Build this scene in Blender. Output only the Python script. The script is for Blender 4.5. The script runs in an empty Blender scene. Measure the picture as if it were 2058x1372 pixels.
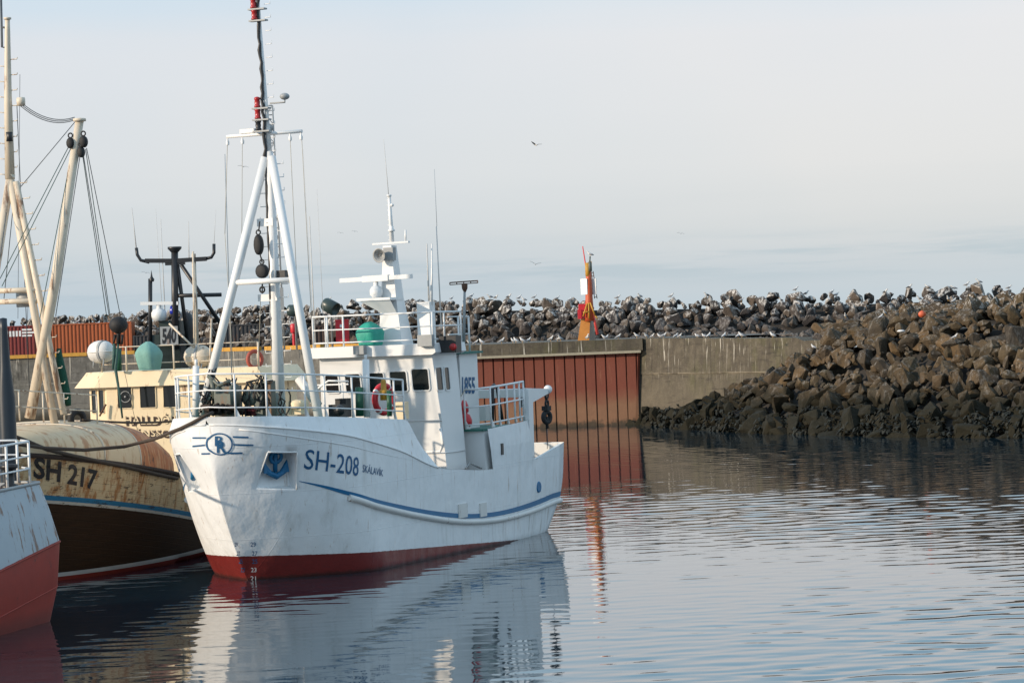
import bpy, bmesh, math, random
import numpy as np
from mathutils import Vector, Matrix, Quaternion
random.seed(7)
sc = bpy.context.scene
COL = sc.collection
# ------------------------------------------------------------------ camera
F = 5700.0; ROLL = .04; PITCH = math.atan(36/F); CAM = (0, 0, 6.2)
def _cam_axes():
    cp, sp, cr, sr = math.cos(PITCH), math.sin(PITCH), math.cos(ROLL), math.sin(ROLL)
    f = (0, cp, -sp); u = (0, sp, cp)
    return f, (cr, -sr*u[1], -sr*u[2]), (sr, cr*u[1], cr*u[2])
CF, CR, CU = _cam_axes()
cd = bpy.data.cameras.new('camera'); co = bpy.data.objects.new('camera', cd); COL.objects.link(co)
cd.sensor_width = 36; cd.lens = 36*F/2058; cd.clip_end = 20000; cd.clip_start = 1
co.matrix_world = Matrix(((CR[0], CU[0], -CF[0], CAM[0]), (CR[1], CU[1], -CF[1], CAM[1]), (CR[2], CU[2], -CF[2], CAM[2]), (0, 0, 0, 1)))
sc.camera = co
# ------------------------------------------------------------------ light
SUN_EL = math.radians(18); SUN_AZ = math.atan2(-.91, -.415)        # azimuth from +Y towards +X
SUN = Vector((math.sin(SUN_AZ)*math.cos(SUN_EL), math.cos(SUN_AZ)*math.cos(SUN_EL), math.sin(SUN_EL)))
sl = bpy.data.lights.new('sun', 'SUN'); sl.energy = 4.5; sl.angle = math.radians(.6); sl.color = (1, .83, .64)
so = bpy.data.objects.new('sun', sl); COL.objects.link(so); so.rotation_euler = SUN.to_track_quat('Z', 'Y').to_euler()
w = bpy.data.worlds.new('World'); sc.world = w; w.use_nodes = True
nt = w.node_tree; nt.nodes.clear()
def wn(t, **k):
    n = nt.nodes.new(t)
    for a, b in k.items(): setattr(n, a, b)
    return n
sky = wn('ShaderNodeTexSky', sky_type='NISHITA', sun_disc=False, sun_elevation=SUN_EL, sun_rotation=SUN_AZ, air_density=1.0, dust_density=1.2, ozone_density=1.5)
bg1 = wn('ShaderNodeBackground'); bg1.inputs[1].default_value = .11
bg2 = wn('ShaderNodeBackground'); bg2.inputs[1].default_value = 1.0
tc = wn('ShaderNodeTexCoord'); mp = wn('ShaderNodeMapping'); mp.inputs['Scale'].default_value = (5, 5, 90)
nz = wn('ShaderNodeTexNoise'); nz.inputs['Scale'].default_value = 1.0; nz.inputs['Detail'].default_value = 5
sx = wn('ShaderNodeSeparateXYZ')
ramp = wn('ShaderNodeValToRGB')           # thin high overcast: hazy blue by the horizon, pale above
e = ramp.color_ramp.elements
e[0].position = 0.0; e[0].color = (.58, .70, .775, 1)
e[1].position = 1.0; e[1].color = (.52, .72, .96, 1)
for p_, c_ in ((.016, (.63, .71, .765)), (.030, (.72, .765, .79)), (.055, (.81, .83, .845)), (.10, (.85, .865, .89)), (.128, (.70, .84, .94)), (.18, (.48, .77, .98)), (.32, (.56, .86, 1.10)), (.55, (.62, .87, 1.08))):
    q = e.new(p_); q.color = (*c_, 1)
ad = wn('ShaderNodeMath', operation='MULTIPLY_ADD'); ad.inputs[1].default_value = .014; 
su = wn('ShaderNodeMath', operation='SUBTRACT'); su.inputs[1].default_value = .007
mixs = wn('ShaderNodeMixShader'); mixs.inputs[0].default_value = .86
out = wn('ShaderNodeOutputWorld')
K = nt.links.new
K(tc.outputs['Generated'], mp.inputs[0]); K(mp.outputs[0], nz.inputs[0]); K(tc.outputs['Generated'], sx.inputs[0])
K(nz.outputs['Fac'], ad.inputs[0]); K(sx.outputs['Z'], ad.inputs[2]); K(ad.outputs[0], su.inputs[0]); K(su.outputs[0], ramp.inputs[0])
# faint far cloud bank and slow mottling of the overcast
mp2_ = wn('ShaderNodeMapping'); mp2_.inputs['Scale'].default_value = (9, 9, 140); nz2 = wn('ShaderNodeTexNoise'); nz2.inputs['Scale'].default_value = 1; nz2.inputs['Detail'].default_value = 6; nz2.inputs['Roughness'].default_value = .62
K(tc.outputs['Generated'], mp2_.inputs[0]); K(mp2_.outputs[0], nz2.inputs[0])
def mr(v, a, b, c, d):
    n = wn('ShaderNodeMapRange', interpolation_type='SMOOTHSTEP'); K(v, n.inputs[0])
    for i_, x_ in enumerate((a, b, c, d)): n.inputs[1+i_].default_value = x_
    return n.outputs[0]
def mm(a, b):
    n = wn('ShaderNodeMath', operation='MULTIPLY'); K(a, n.inputs[0]); K(b, n.inputs[1]); return n.outputs[0]
band = mm(mm(mr(sx.outputs['Z'], .008, .018, 0, 1), mr(sx.outputs['Z'], .020, .032, 1, 0)), mr(nz2.outputs['Fac'], .44, .62, 0, .55))
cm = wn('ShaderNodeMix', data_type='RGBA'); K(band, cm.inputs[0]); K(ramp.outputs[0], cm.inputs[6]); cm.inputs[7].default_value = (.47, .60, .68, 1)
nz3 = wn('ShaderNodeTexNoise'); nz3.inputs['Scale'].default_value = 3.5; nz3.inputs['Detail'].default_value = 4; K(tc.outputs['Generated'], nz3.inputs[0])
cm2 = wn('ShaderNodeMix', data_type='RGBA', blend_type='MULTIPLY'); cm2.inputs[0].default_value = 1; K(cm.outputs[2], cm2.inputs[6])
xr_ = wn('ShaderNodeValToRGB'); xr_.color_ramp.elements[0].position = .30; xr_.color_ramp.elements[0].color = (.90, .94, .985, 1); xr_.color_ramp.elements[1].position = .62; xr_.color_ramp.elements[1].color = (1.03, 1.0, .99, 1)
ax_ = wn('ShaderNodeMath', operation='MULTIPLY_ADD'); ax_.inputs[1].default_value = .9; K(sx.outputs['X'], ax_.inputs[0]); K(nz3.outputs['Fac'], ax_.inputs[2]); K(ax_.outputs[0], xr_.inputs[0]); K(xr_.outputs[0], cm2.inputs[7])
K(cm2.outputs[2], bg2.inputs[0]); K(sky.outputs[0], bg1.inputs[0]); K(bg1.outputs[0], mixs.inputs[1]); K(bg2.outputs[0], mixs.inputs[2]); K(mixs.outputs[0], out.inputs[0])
sc.view_settings.view_transform = 'Standard'; sc.view_settings.look = 'None'
sc.view_settings.exposure = 0.0; sc.view_settings.gamma = 1

# ------------------------------------------------------------------ geometry helpers
def ray(px, py):
    a = (px-1029)/F; b = (686-py)/F
    return tuple(CF[i]+a*CR[i]+b*CU[i] for i in range(3))
def at(px, py, Y):                 # the world point at distance Y seen at a photo pixel
    d = ray(px, py); k = Y/d[1]
    return Vector((d[0]*k, Y, CAM[2]+d[2]*k))
class Frame:                       # a boat's own frame: s aft from the stem, t to port, z up
    def __init__(f, P, th):
        f.P = P; f.th = th; f.d = (math.sin(th), math.cos(th)); f.n = (math.cos(th), -math.sin(th))
    def loc(f, p):
        x, y = p[0]-f.P[0], p[1]-f.P[1]
        return (x*f.d[0]+y*f.d[1], x*f.n[0]+y*f.n[1], p[2])
    def lray(f, px, py):
        d = ray(px, py)
        return f.loc(CAM), f.loc((d[0]+f.P[0], d[1]+f.P[1], d[2]))
    def hit(f, px, py, **k):
        o, e = f.lray(px, py); (key, v), = k.items(); i = 'stz'.index(key); m = (v-o[i])/e[i]
        return tuple(o[j]+m*e[j] for j in range(3))
    def hull(f, px, py, b, s0=-6, side=1):        # where a sight line meets the hull surface t = b(s,z)
        o, e = f.lray(px, py)
        t0 = (s0-3-o[0])/e[0]; t1 = (18-o[0])/e[0]; last = None
        for i in range(700):
            m = t0+(t1-t0)*i/700; p = [o[j]+m*e[j] for j in range(3)]
            g = abs(p[1])-b(p[0], p[2])
            if g < 0 and last is not None:
                lo, hi = last, m
                for _ in range(25):
                    mid = (lo+hi)/2; p = [o[j]+mid*e[j] for j in range(3)]
                    if abs(p[1])-b(p[0], p[2]) < 0: hi = mid
                    else: lo = mid
                return tuple(p)
            last = m
        return None
def interp(x, xs, ys):
    if x <= xs[0]: return ys[0]
    if x >= xs[-1]: return ys[-1]
    for i in range(len(xs)-1):
        if x <= xs[i+1]:
            h = xs[i+1]-xs[i]; u = (x-xs[i])/h
            m0 = (ys[i+1]-ys[i-1])/(xs[i+1]-xs[i-1]) if i > 0 else (ys[1]-ys[0])/(xs[1]-xs[0])
            m1 = (ys[i+2]-ys[i])/(xs[i+2]-xs[i]) if i+2 < len(xs) else (ys[-1]-ys[-2])/(xs[-1]-xs[-2])
            return (2*u**3-3*u*u+1)*ys[i]+(u**3-2*u*u+u)*h*m0+(3*u*u-2*u**3)*ys[i+1]+(u**3-u*u)*h*m1
def B3(s, t, z): return Vector((s, -t, z))
class MB:
    def __init__(m): m.v = []; m.f = []; m.mi = []; m.sm = []
    def face(m, pts, smooth=False, mi=0):
        k = len(m.v); m.v += [Vector(p) for p in pts]; m.f.append(list(range(k, k+len(pts)))); m.mi.append(mi); m.sm.append(smooth)
    def grid(m, rows, smooth=True, closed=False, mi=0):
        k = len(m.v); n = len(rows[0])
        for r in rows: m.v += [Vector(p) for p in r]
        for i in range(len(rows)-1):
            for j in range(n if closed else n-1):
                j2 = (j+1) % n
                m.f.append([k+i*n+j, k+i*n+j2, k+(i+1)*n+j2, k+(i+1)*n+j]); m.mi.append(mi); m.sm.append(smooth)
        return m
    def obox(m, c, a, b, d, mi=0):                # centre and three half vectors
        c, a, b, d = map(Vector, (c, a, b, d)); k = len(m.v)
        for x in (-1, 1):
            for y in (-1, 1):
                for z in (-1, 1): m.v.append(c+a*x+b*y+d*z)
        for q in ((0, 1, 3, 2), (4, 6, 7, 5), (0, 4, 5, 1), (2, 3, 7, 6), (0, 2, 6, 4), (1, 5, 7, 3)):
            m.f.append([k+i for i in q]); m.mi.append(mi); m.sm.append(False)
        return m
    def box(m, p, q, mi=0):
        p, q = Vector(p), Vector(q); h = (q-p)/2
        return m.obox((p+q)/2, (h.x, 0, 0), (0, h.y, 0), (0, 0, h.z), mi)
    def tube(m, pts, r, n=8, mi=0, caps=True, flat=1.0):
        pts = [Vector(p) for p in pts]; rs = r if isinstance(r, (list, tuple)) else [r]*len(pts)
        rows = []; prev = None
        for i, p in enumerate(pts):
            t = (pts[min(i+1, len(pts)-1)]-pts[max(i-1, 0)]).normalized()
            if prev is None:
                a = Vector((0, 0, 1)) if abs(t.z) < .9 else Vector((1, 0, 0))
                x = t.cross(a).normalized()
            else: x = (prev-t*prev.dot(t)).normalized()
            prev = x; y = t.cross(x)
            rows.append([p+(x*math.cos(2*math.pi*j/n)*flat+y*math.sin(2*math.pi*j/n))*rs[i] for j in range(n)])
        k0 = len(m.v); m.grid(rows, True, True, mi)
        if caps:
            m.f.append([k0+j for j in range(n)][::-1]); m.mi.append(mi); m.sm.append(False)
            k1 = k0+(len(rows)-1)*n; m.f.append([k1+j for j in range(n)]); m.mi.append(mi); m.sm.append(False)
        return m
    def lathe(m, p, ax, prof, n=14, mi=0):         # profile (radius, height along the axis)
        p = Vector(p); ax = Vector(ax).normalized(); a = Vector((0, 0, 1)) if abs(ax.z) < .9 else Vector((1, 0, 0))
        x = ax.cross(a).normalized(); y = ax.cross(x)
        m.grid([[p+ax*h+(x*math.cos(2*math.pi*j/n)+y*math.sin(2*math.pi*j/n))*max(r, .0005) for j in range(n)] for r, h in prof], True, True, mi)
        return m
    def ball(m, p, r, n=12, ax=(0, 0, 1), mi=0):
        rx = r if isinstance(r, (int, float)) else r[0]; rz = r if isinstance(r, (int, float)) else r[1]
        return m.lathe(p, ax, [(rx*math.sin(math.pi*i/8), -rz*math.cos(math.pi*i/8)) for i in range(9)], n, mi)
    def ring(m, p, ax, R, r, n=24, k=8, mi=0):
        p = Vector(p); ax = Vector(ax).normalized(); a = Vector((0, 0, 1)) if abs(ax.z) < .9 else Vector((1, 0, 0))
        x = ax.cross(a).normalized(); y = ax.cross(x); rows = []
        for i in range(n+1):
            q = 2*math.pi*i/n; d = x*math.cos(q)+y*math.sin(q)
            rows.append([p+d*(R+r*math.cos(2*math.pi*j/k))+ax*r*math.sin(2*math.pi*j/k) for j in range(k)])
        return m.grid(rows, True, True, mi)
    def build(m, name, mats, parent=None, off=None, recalc=True, sharp=None):
        off = Vector(off) if off is not None else Vector((0, 0, 0))
        me = bpy.data.meshes.new(name); me.from_pydata([tuple(v-off) for v in m.v], [], m.f)
        for x in (mats if isinstance(mats, (list, tuple)) else [mats]): me.materials.append(x)
        me.polygons.foreach_set('material_index', m.mi); me.polygons.foreach_set('use_smooth', m.sm)
        if recalc:
            bm = bmesh.new(); bm.from_mesh(me); bmesh.ops.remove_doubles(bm, verts=bm.verts, dist=1e-5)
            bmesh.ops.recalc_face_normals(bm, faces=bm.faces); bm.to_mesh(me); bm.free()
        me.update()
        o = bpy.data.objects.new(name, me); COL.objects.link(o)
        if parent is not None: o.parent = parent
        else: o.location = off
        return o
def tag(o, label=None, cat=None, group=None, kind=None):
    if label: o['label'] = label
    if cat: o['category'] = cat
    if group: o['group'] = group
    if kind: o['kind'] = kind
    return o
def thing(name, label, cat, loc=(0, 0, 0), rz=0, group=None):
    o = bpy.data.objects.new(name, None); COL.objects.link(o); o.location = loc; o.rotation_euler = (0, 0, rz); o.empty_display_size = .3
    return tag(o, label, cat, group)
def boat_thing(name, label, fr): return thing(name, label, 'boat', (fr.P[0], fr.P[1], 0), math.pi/2-fr.th)
def wthing(fr, name, label, cat, base, group=None):       # thing standing on a boat; its meshes still in the boat frame, minus base
    b = B3(*base); a = math.pi/2-fr.th
    o = thing(name, label, cat, Vector((fr.P[0], fr.P[1], 0))+Matrix.Rotation(a, 3, 'Z')@b, a, group); return o, b
def single(fr, mb, name, m, label, cat, base, group=None):
    b = B3(*base); a = math.pi/2-fr.th
    o = mb.build(name, m, None, b); o.location = Vector((fr.P[0], fr.P[1], 0))+Matrix.Rotation(a, 3, 'Z')@b; o.rotation_euler = (0, 0, a)
    return tag(o, label, cat, group)

# ------------------------------------------------------------------ materials
class NT:
    def __init__(s, name):
        s.m = bpy.data.materials.new(name); s.m.use_nodes = True; s.t = s.m.node_tree; s.b = s.t.nodes['Principled BSDF']
    def n(s, t, ins=None, **k):
        x = s.t.nodes.new(t)
        for a, b in k.items(): setattr(x, a, b)
        for a, b in (ins or {}).items():
            if isinstance(b, bpy.types.NodeSocket): s.t.links.new(b, x.inputs[a])
            else: x.inputs[a].default_value = b
        return x
    def math(s, op, a, b=0.0, c=0.0, clamp=False):
        return s.n('ShaderNodeMath', {0: a, 1: b, 2: c}, operation=op, use_clamp=clamp).outputs[0]
    def coord(s, kind='Object', scale=(1, 1, 1)):
        c = s.n('ShaderNodeNewGeometry').outputs['Position'] if kind == 'World' else s.n('ShaderNodeTexCoord').outputs[kind]
        return s.n('ShaderNodeMapping', {0: c, 'Scale': scale}).outputs[0]
    def noise(s, scale=1.0, detail=4, rough=.55, kind='Object', sc3=(1, 1, 1)):
        return s.n('ShaderNodeTexNoise', {'Vector': s.coord(kind, sc3), 'Scale': scale, 'Detail': detail, 'Roughness': rough}).outputs['Fac']
    def step(s, v, lo, hi):
        return s.n('ShaderNodeMapRange', {0: v, 1: lo, 2: hi}, interpolation_type='SMOOTHSTEP').outputs[0]
    def mix(s, f, a, b):
        n = s.n('ShaderNodeMix', data_type='RGBA')
        for i, x in ((0, f), (6, a), (7, b)):
            if isinstance(x, bpy.types.NodeSocket): s.t.links.new(x, n.inputs[i])
            else: n.inputs[i].default_value = x if i == 0 else (*x[:3], 1)
        return n.outputs[2]
    def xyz(s, kind='Object'):
        c = s.n('ShaderNodeNewGeometry').outputs['Position'] if kind == 'World' else s.n('ShaderNodeTexCoord').outputs[kind]
        return s.n('ShaderNodeSeparateXYZ', {0: c}).outputs
    def bump(s, h, strength=.3, dist=.02, prev=None):
        i = {'Height': h, 'Strength': strength, 'Distance': dist}
        if prev is not None: i['Normal'] = prev
        return s.n('ShaderNodeBump', i).outputs[0]
    def done(s, col, rough=.5, bump=None, metal=0, spec=.5):
        L = s.t.links
        for k_, v in (('Base Color', col), ('Roughness', rough), ('Metallic', metal), ('Specular IOR Level', spec)):
            if isinstance(v, bpy.types.NodeSocket): L.new(v, s.b.inputs[k_])
            else: s.b.inputs[k_].default_value = (*v[:3], 1) if k_ == 'Base Color' else v
        if bump is not None: L.new(bump, s.b.inputs['Normal'])
        return s.m
def mul(c, k): return tuple(min(1, x*k) for x in c)
def simple(name, c, rough=.5, var=.18, scale=3.0, metal=0, bump=.0, rust=0.0, kind='Object'):
    n = NT(name); col = n.mix(n.noise(scale, 5, .6, kind), mul(c, 1-var), mul(c, 1+var))
    if rust:
        r = n.step(n.noise(2.2, 6, .7, kind, (1.6, 1.6, .35)), .62-.3*rust, .70-.2*rust)
        col = n.mix(n.math('MULTIPLY', r, .85), col, (.16, .065, .025))
    return n.done(col, rough, n.bump(n.noise(scale*6, 4, .6, kind), bump, .02) if bump else None, metal)
M = {}
M['white'] = simple('white_paint', (.74, .74, .73), .38, .05, 1.5)
M['white_worn'] = simple('worn_white_paint', (.66, .65, .62), .45, .10, 2.5, rust=.12)
M['cream'] = simple('cream_paint', (.74, .60, .39), .5, .10, 2.0, rust=.16)
M['cream_pole'] = simple('cream_pole_paint', (.64, .55, .43), .5, .12, 3.0, rust=.3)
M['black'] = simple('black_paint', (.018, .018, .02), .4, .3, 4)
M['rubber'] = simple('black_rubber', (.012, .012, .013), .7, .3, 6)
M['glass'] = simple('dark_window_glass', (.012, .014, .016), .06, .2, 1)
M['green_deck'] = simple('green_deck_paint', (.035, .15, .12), .6, .25, 4)
M['teal_cover'] = simple('teal_tarpaulin', (.02, .30, .22), .6, .25, 3, bump=.6)
M['pale_cover'] = simple('faded_green_tarpaulin', (.17, .36, .32), .7, .25, 4, bump=.8)
M['green'] = simple('dark_green_paint', (.015, .09, .05), .5, .3, 4)
M['blue'] = simple('blue_paint', (.008, .13, .28), .45, .2, 4)
M['ink'] = simple('dark_blue_lettering', (.012, .09, .21), .5, .2, 5)
M['red'] = simple('red_plastic', (.55, .02, .03), .4, .15, 4)
M['redlamp'] = simple('red_lamp_glass', (.38, .02, .02), .25, .25, 20)
M['orange'] = simple('orange_paint', (.50, .085, .025), .5, .15, 4)
M['yellow'] = simple('yellow_paint', (.48, .25, .03), .6, .3, 3, rust=.2)
M['grey'] = simple('grey_metal', (.30, .31, .31), .45, .2, 4, rust=.1)
M['machine'] = simple('grey_green_machinery', (.10, .115, .095), .5, .35, 5, rust=.3)
M['rustiron'] = simple('rusty_iron', (.10, .045, .025), .8, .5, 8)
M['lettershadow'] = simple('letter_shadow_brown', (.035, .016, .012), .7, .3, 8)  # painted shadow colour behind the cream name letters
M['rope'] = simple('dark_rope', (.055, .04, .03), .9, .4, 30)
M['palerope'] = simple('pale_rope', (.42, .38, .30), .9, .2, 30)
M['line'] = simple('rigging_wire', (.07, .085, .10), .6, .2, 10)
M['greenline'] = simple('green_rigging_rope', (.03, .085, .075), .7, .2, 10)
M['whip'] = simple('whip_antenna_fibre', (.55, .53, .50), .4, .1, 10)
M['net'] = simple('green_net', (.008, .075, .045), .9, .4, 20, bump=1)
M['brownnet'] = simple('brown_hose', (.045, .028, .02), .9, .4, 20, bump=1)
M['bluelamp'] = simple('blue_lamp_glass', (.01, .02, .30), .2, .2, 10)
M['lens'] = simple('lamp_lens', (.45, .46, .45), .1, .1, 10)

def hull_white():
    n = NT('white_hull_paint'); X = n.xyz()
    line = n.math('MULTIPLY_ADD', X[0], .052, X[2])              # boot topping falls towards the stern
    line = n.math('MULTIPLY_ADD', n.noise(9, 3), .03, line)
    dirt = n.step(n.noise(1.2, 6, .65, sc3=(2.2, 2.2, .35)), .50, .80)
    white = n.mix(n.math('MULTIPLY', dirt, .7), (.77, .785, .79), (.52, .52, .49))
    low = n.step(X[2], 1.7, .3); stern = n.step(X[0], 7, 14)
    scuff = n.math('MULTIPLY', n.math('MULTIPLY', n.step(n.noise(2.0, 6, .7, sc3=(3, 3, .22)), .52, .70), low), n.math('MULTIPLY_ADD', stern, .65, .12))
    white = n.mix(scuff, white, (.22, .17, .13))
    rust = n.math('MULTIPLY', n.step(n.noise(3.2, 6, .7, sc3=(2.6, 2.6, .16)), .60, .70), .6)
    white = n.mix(rust, white, (.30, .17, .08))
    r2 = n.mix(n.noise(3, 6, .7, sc3=(1, 1, 3)), (.13, .012, .010), (.20, .022, .017))
    r2 = n.mix(n.math('MULTIPLY', n.step(n.noise(6, 4, .6, sc3=(.4, .4, 2)), .55, .75), .35), r2, (.07, .02, .015))
    slime = n.step(n.math('MULTIPLY_ADD', n.noise(5, 4), .12, X[2]), .17, .08)
    r2 = n.mix(n.math('MULTIPLY', slime, .7), r2, (.03, .018, .014))
    col = n.mix(n.step(line, .635, .622), white, r2)
    seam = n.math('MAXIMUM', n.step(n.math('ABSOLUTE', n.math('SUBTRACT', n.math('FRACT', n.math('MULTIPLY', X[0], .42)), .5)), .494, .499), n.step(n.math('ABSOLUTE', n.math('SUBTRACT', n.math('FRACT', n.math('MULTIPLY_ADD', X[2], .85, .1)), .5)), .490, .498))
    ribs = n.math('MULTIPLY', n.math('SINE', n.math('MULTIPLY', X[0], 11.5)), .05)
    b = n.bump(n.math('ADD', n.noise(1.1, 4, .5, sc3=(1, 1, .8)), ribs), .55, .13)
    b = n.bump(seam, .5, .008, b)
    b = n.bump(n.noise(14, 3), .06, .01, b)
    return n.done(col, n.math('MULTIPLY_ADD', n.noise(3, 3), .25, .30), b)
M['hull_white'] = hull_white()

# ------------------------------------------------------------------ text and decals
def text_bm(body, fat=.0, cuts=10):
    cu = bpy.data.curves.new('t', 'FONT'); cu.body = body; cu.offset = fat; cu.resolution_u = 3
    o = bpy.data.objects.new('t', cu); COL.objects.link(o)
    me = bpy.data.meshes.new_from_object(o.evaluated_get(bpy.context.evaluated_depsgraph_get()))
    bpy.data.objects.remove(o); bm = bmesh.new(); bm.from_mesh(me); bpy.data.meshes.remove(me)
    xs = [v.co.x for v in bm.verts]; ys = [v.co.y for v in bm.verts]; x0, x1, y0, y1 = min(xs), max(xs), min(ys), max(ys)
    for v in bm.verts: v.co = Vector(((v.co.x-x0)/(x1-x0), (v.co.y-y0)/(y1-y0), 0))
    for ax, k in ((Vector((1, 0, 0)), cuts), (Vector((0, 1, 0)), 3)):
        for i in range(1, k):
            bmesh.ops.bisect_plane(bm, geom=bm.verts[:]+bm.edges[:]+bm.faces[:], plane_co=ax*(i/k), plane_no=ax)
    return bm
def decal(bm, fn, name, m, parent):
    for v in bm.verts: v.co = fn(v.co.x, v.co.y)
    me = bpy.data.meshes.new(name); bm.to_mesh(me); bm.free(); me.materials.append(m)
    o = bpy.data.objects.new(name, me); COL.objects.link(o); o.parent = parent; return o
def bil(c, x, y):                # corners TL TR BL BR as tuples
    return tuple((c[0][i]*(1-x)+c[1][i]*x)*y+(c[2][i]*(1-x)+c[3][i]*x)*(1-y) for i in range(len(c[0])))
def hull_text(fr, b, body, px4, name, m, parent, fat=0, off=.012, mirror=False):
    c = [fr.hull(*p, b) for p in px4]; c = [(q[0], q[2]) for q in c]
    def fn(x, y):
        s, z = bil(c, 1-x if mirror else x, y); t = b(s, z)+off
        return B3(s, -t if mirror else t, z)
    return decal(text_bm(body, fat), fn, name, m, parent)
def rrect(u0, v0, u1, v1, r, k=4):
    pts = []
    for cx, cy, a in ((u1-r, v1-r, 0), (u0+r, v1-r, 90), (u0+r, v0+r, 180), (u1-r, v0+r, 270)):
        for i in range(k+1):
            q = math.radians(a+90*i/k); pts.append((cx+r*math.cos(q), cy+r*math.sin(q)))
    return pts
def window(parent, fn, u0, v0, u1, v1, fm, r=.05, fw=.035, name='window'):
    """a pane with a raised frame; fn(u, v, out) gives the point"""
    g = MB(); g.face([fn(u, v, .006) for u, v in rrect(u0, v0, u1, v1, r)])
    wv = g.build(name, M['glass'], parent)
    f = MB(); a = rrect(u0, v0, u1, v1, r); c = rrect(u0-fw, v0-fw, u1+fw, v1+fw, r+fw); n = len(a)
    for d0, d1, A, Bq in ((.03, .03, a, c), (.03, .0, c, c), (.03, .004, a, a)):
        for i in range(n):
            j = (i+1) % n
            f.face([fn(*A[i], d0), fn(*A[j], d0), fn(*Bq[j], d1), fn(*Bq[i], d1)])
    f.build('window_frame', fm, wv)
    return wv
def railing(parent, path, heights, posts, m, r=.022, pr=.03, gusset=0, name='railing', top_r=None, close=None):
    """path: local points on the deck edge; bars follow it at each height; posts: indices carrying a stanchion"""
    g = MB()
    for i, h in enumerate(heights):
        pts = [Vector(p)+Vector((0, 0, h)) for p in path]
        g.tube(pts, (top_r or r) if i == len(heights)-1 else r, 6)
    ro = g.build(name, m, parent)
    for i in posts:
        p = Vector(path[i]); q = MB(); q.tube([p, p+Vector((0, 0, heights[-1]))], pr, 6)
        if gusset:
            d = (Vector(path[min(i+1, len(path)-1)])-Vector(path[max(0, i-1)])).normalized(); gs = gusset
            nn = Vector((d.y, -d.x, 0))
            for sg in (1,):
                a = [p+Vector((0, 0, gs*2.1)), p+d*gs, p]
                k = .012
                q.face([x+nn*k for x in a]); q.face([x-nn*k for x in a][::-1])
                for u in range(3): q.face([a[u]+nn*k, a[u]-nn*k, a[(u+1) % 3]-nn*k, a[(u+1) % 3]+nn*k])
        q.build('stanchion', m, ro)
    return ro
def sag(p, q, d, n=14):
    p, q = Vector(p), Vector(q); return [p.lerp(q, i/n)-Vector((0, 0, d*4*(i/n)*(1-i/n))) for i in range(n+1)]

# ================================================================== the white boat
WB = Frame((-6.9213, 71.5975), math.radians(23.96))
ZKX = [-1.8, -.9, 1.2, 4.0, 6.1, 8.3, 9.6, 12.4, 14.8, 16.0]
ZKY = [4.02, 3.86, 3.52, 2.98, 2.43, 2.22, 2.15, 2.17, 2.42, 2.58]
def zk(s): return interp(s, ZKX, ZKY)
def zt(s): return 4.09-.066*s
def wb_s0(z):
    zz = max(-1.2, min(4.4, z)); return -1.7*(1-(1-zz/4.4)**1.9) if zz >= 0 else -zz*.5
def wb_end(z): return interp(z, [-1.2, 0, .45, 1.1, 2.6], [13.2, 14.8, 15.35, 15.85, 16.0])
def wb(s, z):
    s0 = wb_s0(z); E = 3.0; v = (s-s0)/E
    if v <= 0: return 0.0
    v = min(v, 1); w_ = max(0, min(1, (z-2.3)/1.5)); w_ = w_*w_*(3-2*w_); b = (2.42+.03*max(z, 0))*((1-w_)*(1-(1-v)**1.9)+w_*max(0, 1-(1-min(1, v*.84))**2)**.55)
    if z < 0: b *= 1-.35*min(1, -z/1.2)
    if s > 9.5: b *= 1-interp(z, [0, 1.2, 2.6], [.30, .20, .17])*((s-9.5)/6.3)**2
    return b
boat = boat_thing('fishing_boat', 'white steel fishing boat SH-208 with red boot topping and blue stripe, moored in the middle', WB)
def cut_pocket(bm, c, e1, e2, e3, w0, w1, h0, h1, depth):
    """cut a slanted window in the shell round c and line it with an inner box"""
    def near(f): 
        r = f.calc_center_median()-c; return abs(r.dot(e1)) < w1*2 and abs(r.dot(e2)) < 1.2 and abs(r.dot(e3)) < .9
    hm = (h0+h1)/2
    slope = (w1-w0)/(h1-h0)
    planes = [(c+e2*h0, e2), (c+e2*h1, e2)]
    for sg in (1, -1):
        no = (e1*sg*1.0-e2*slope).normalized(); planes.append((c+e1*sg*w0+e2*h0, no))
    for pc, no in planes:
        fs = [f for f in bm.faces if near(f)]
        ge = list({v for f in fs for v in f.verts})+list({x for f in fs for x in f.edges})+fs
        bmesh.ops.bisect_plane(bm, geom=ge, plane_co=pc, plane_no=no)
    def inside(p):
        r = p-c; y = r.dot(e2); return h0 < y < h1 and abs(r.dot(e1)) < w0+slope*(y-h0) and abs(r.dot(e3)) < .9
    dead = [f for f in bm.faces if inside(f.calc_center_median())]
    bmesh.ops.delete(bm, geom=dead, context='FACES')
    be = [x for x in bm.edges if x.is_boundary and all(abs((v.co-c).dot(e3)) < .95 and abs((v.co-c).dot(e1)) < max(w0, w1)*1.2 and h0-.02 < (v.co-c).dot(e2) < h1+.02 for v in x.verts)]
    mp_ = {}
    for x in be:
        for v in x.verts:
            if v not in mp_:
                r = v.co-c; y = r.dot(e2); k = (y-h0)/(h1-h0)
                mp_[v] = bm.verts.new(c+e1*r.dot(e1)*.96+e2*y+e3*(-depth*(.30+.70*k)))
    for x in be:
        a, b_ = x.verts
        bm.faces.new((a, b_, mp_[b_], mp_[a]))
    # back plate
    vs = list(mp_.values())
    cen = sum((v.co for v in vs), Vector())/len(vs)
    vs.sort(key=lambda v: math.atan2((v.co-cen).dot(e2), (v.co-cen).dot(e1)))
    bm.faces.new(vs)
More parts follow.
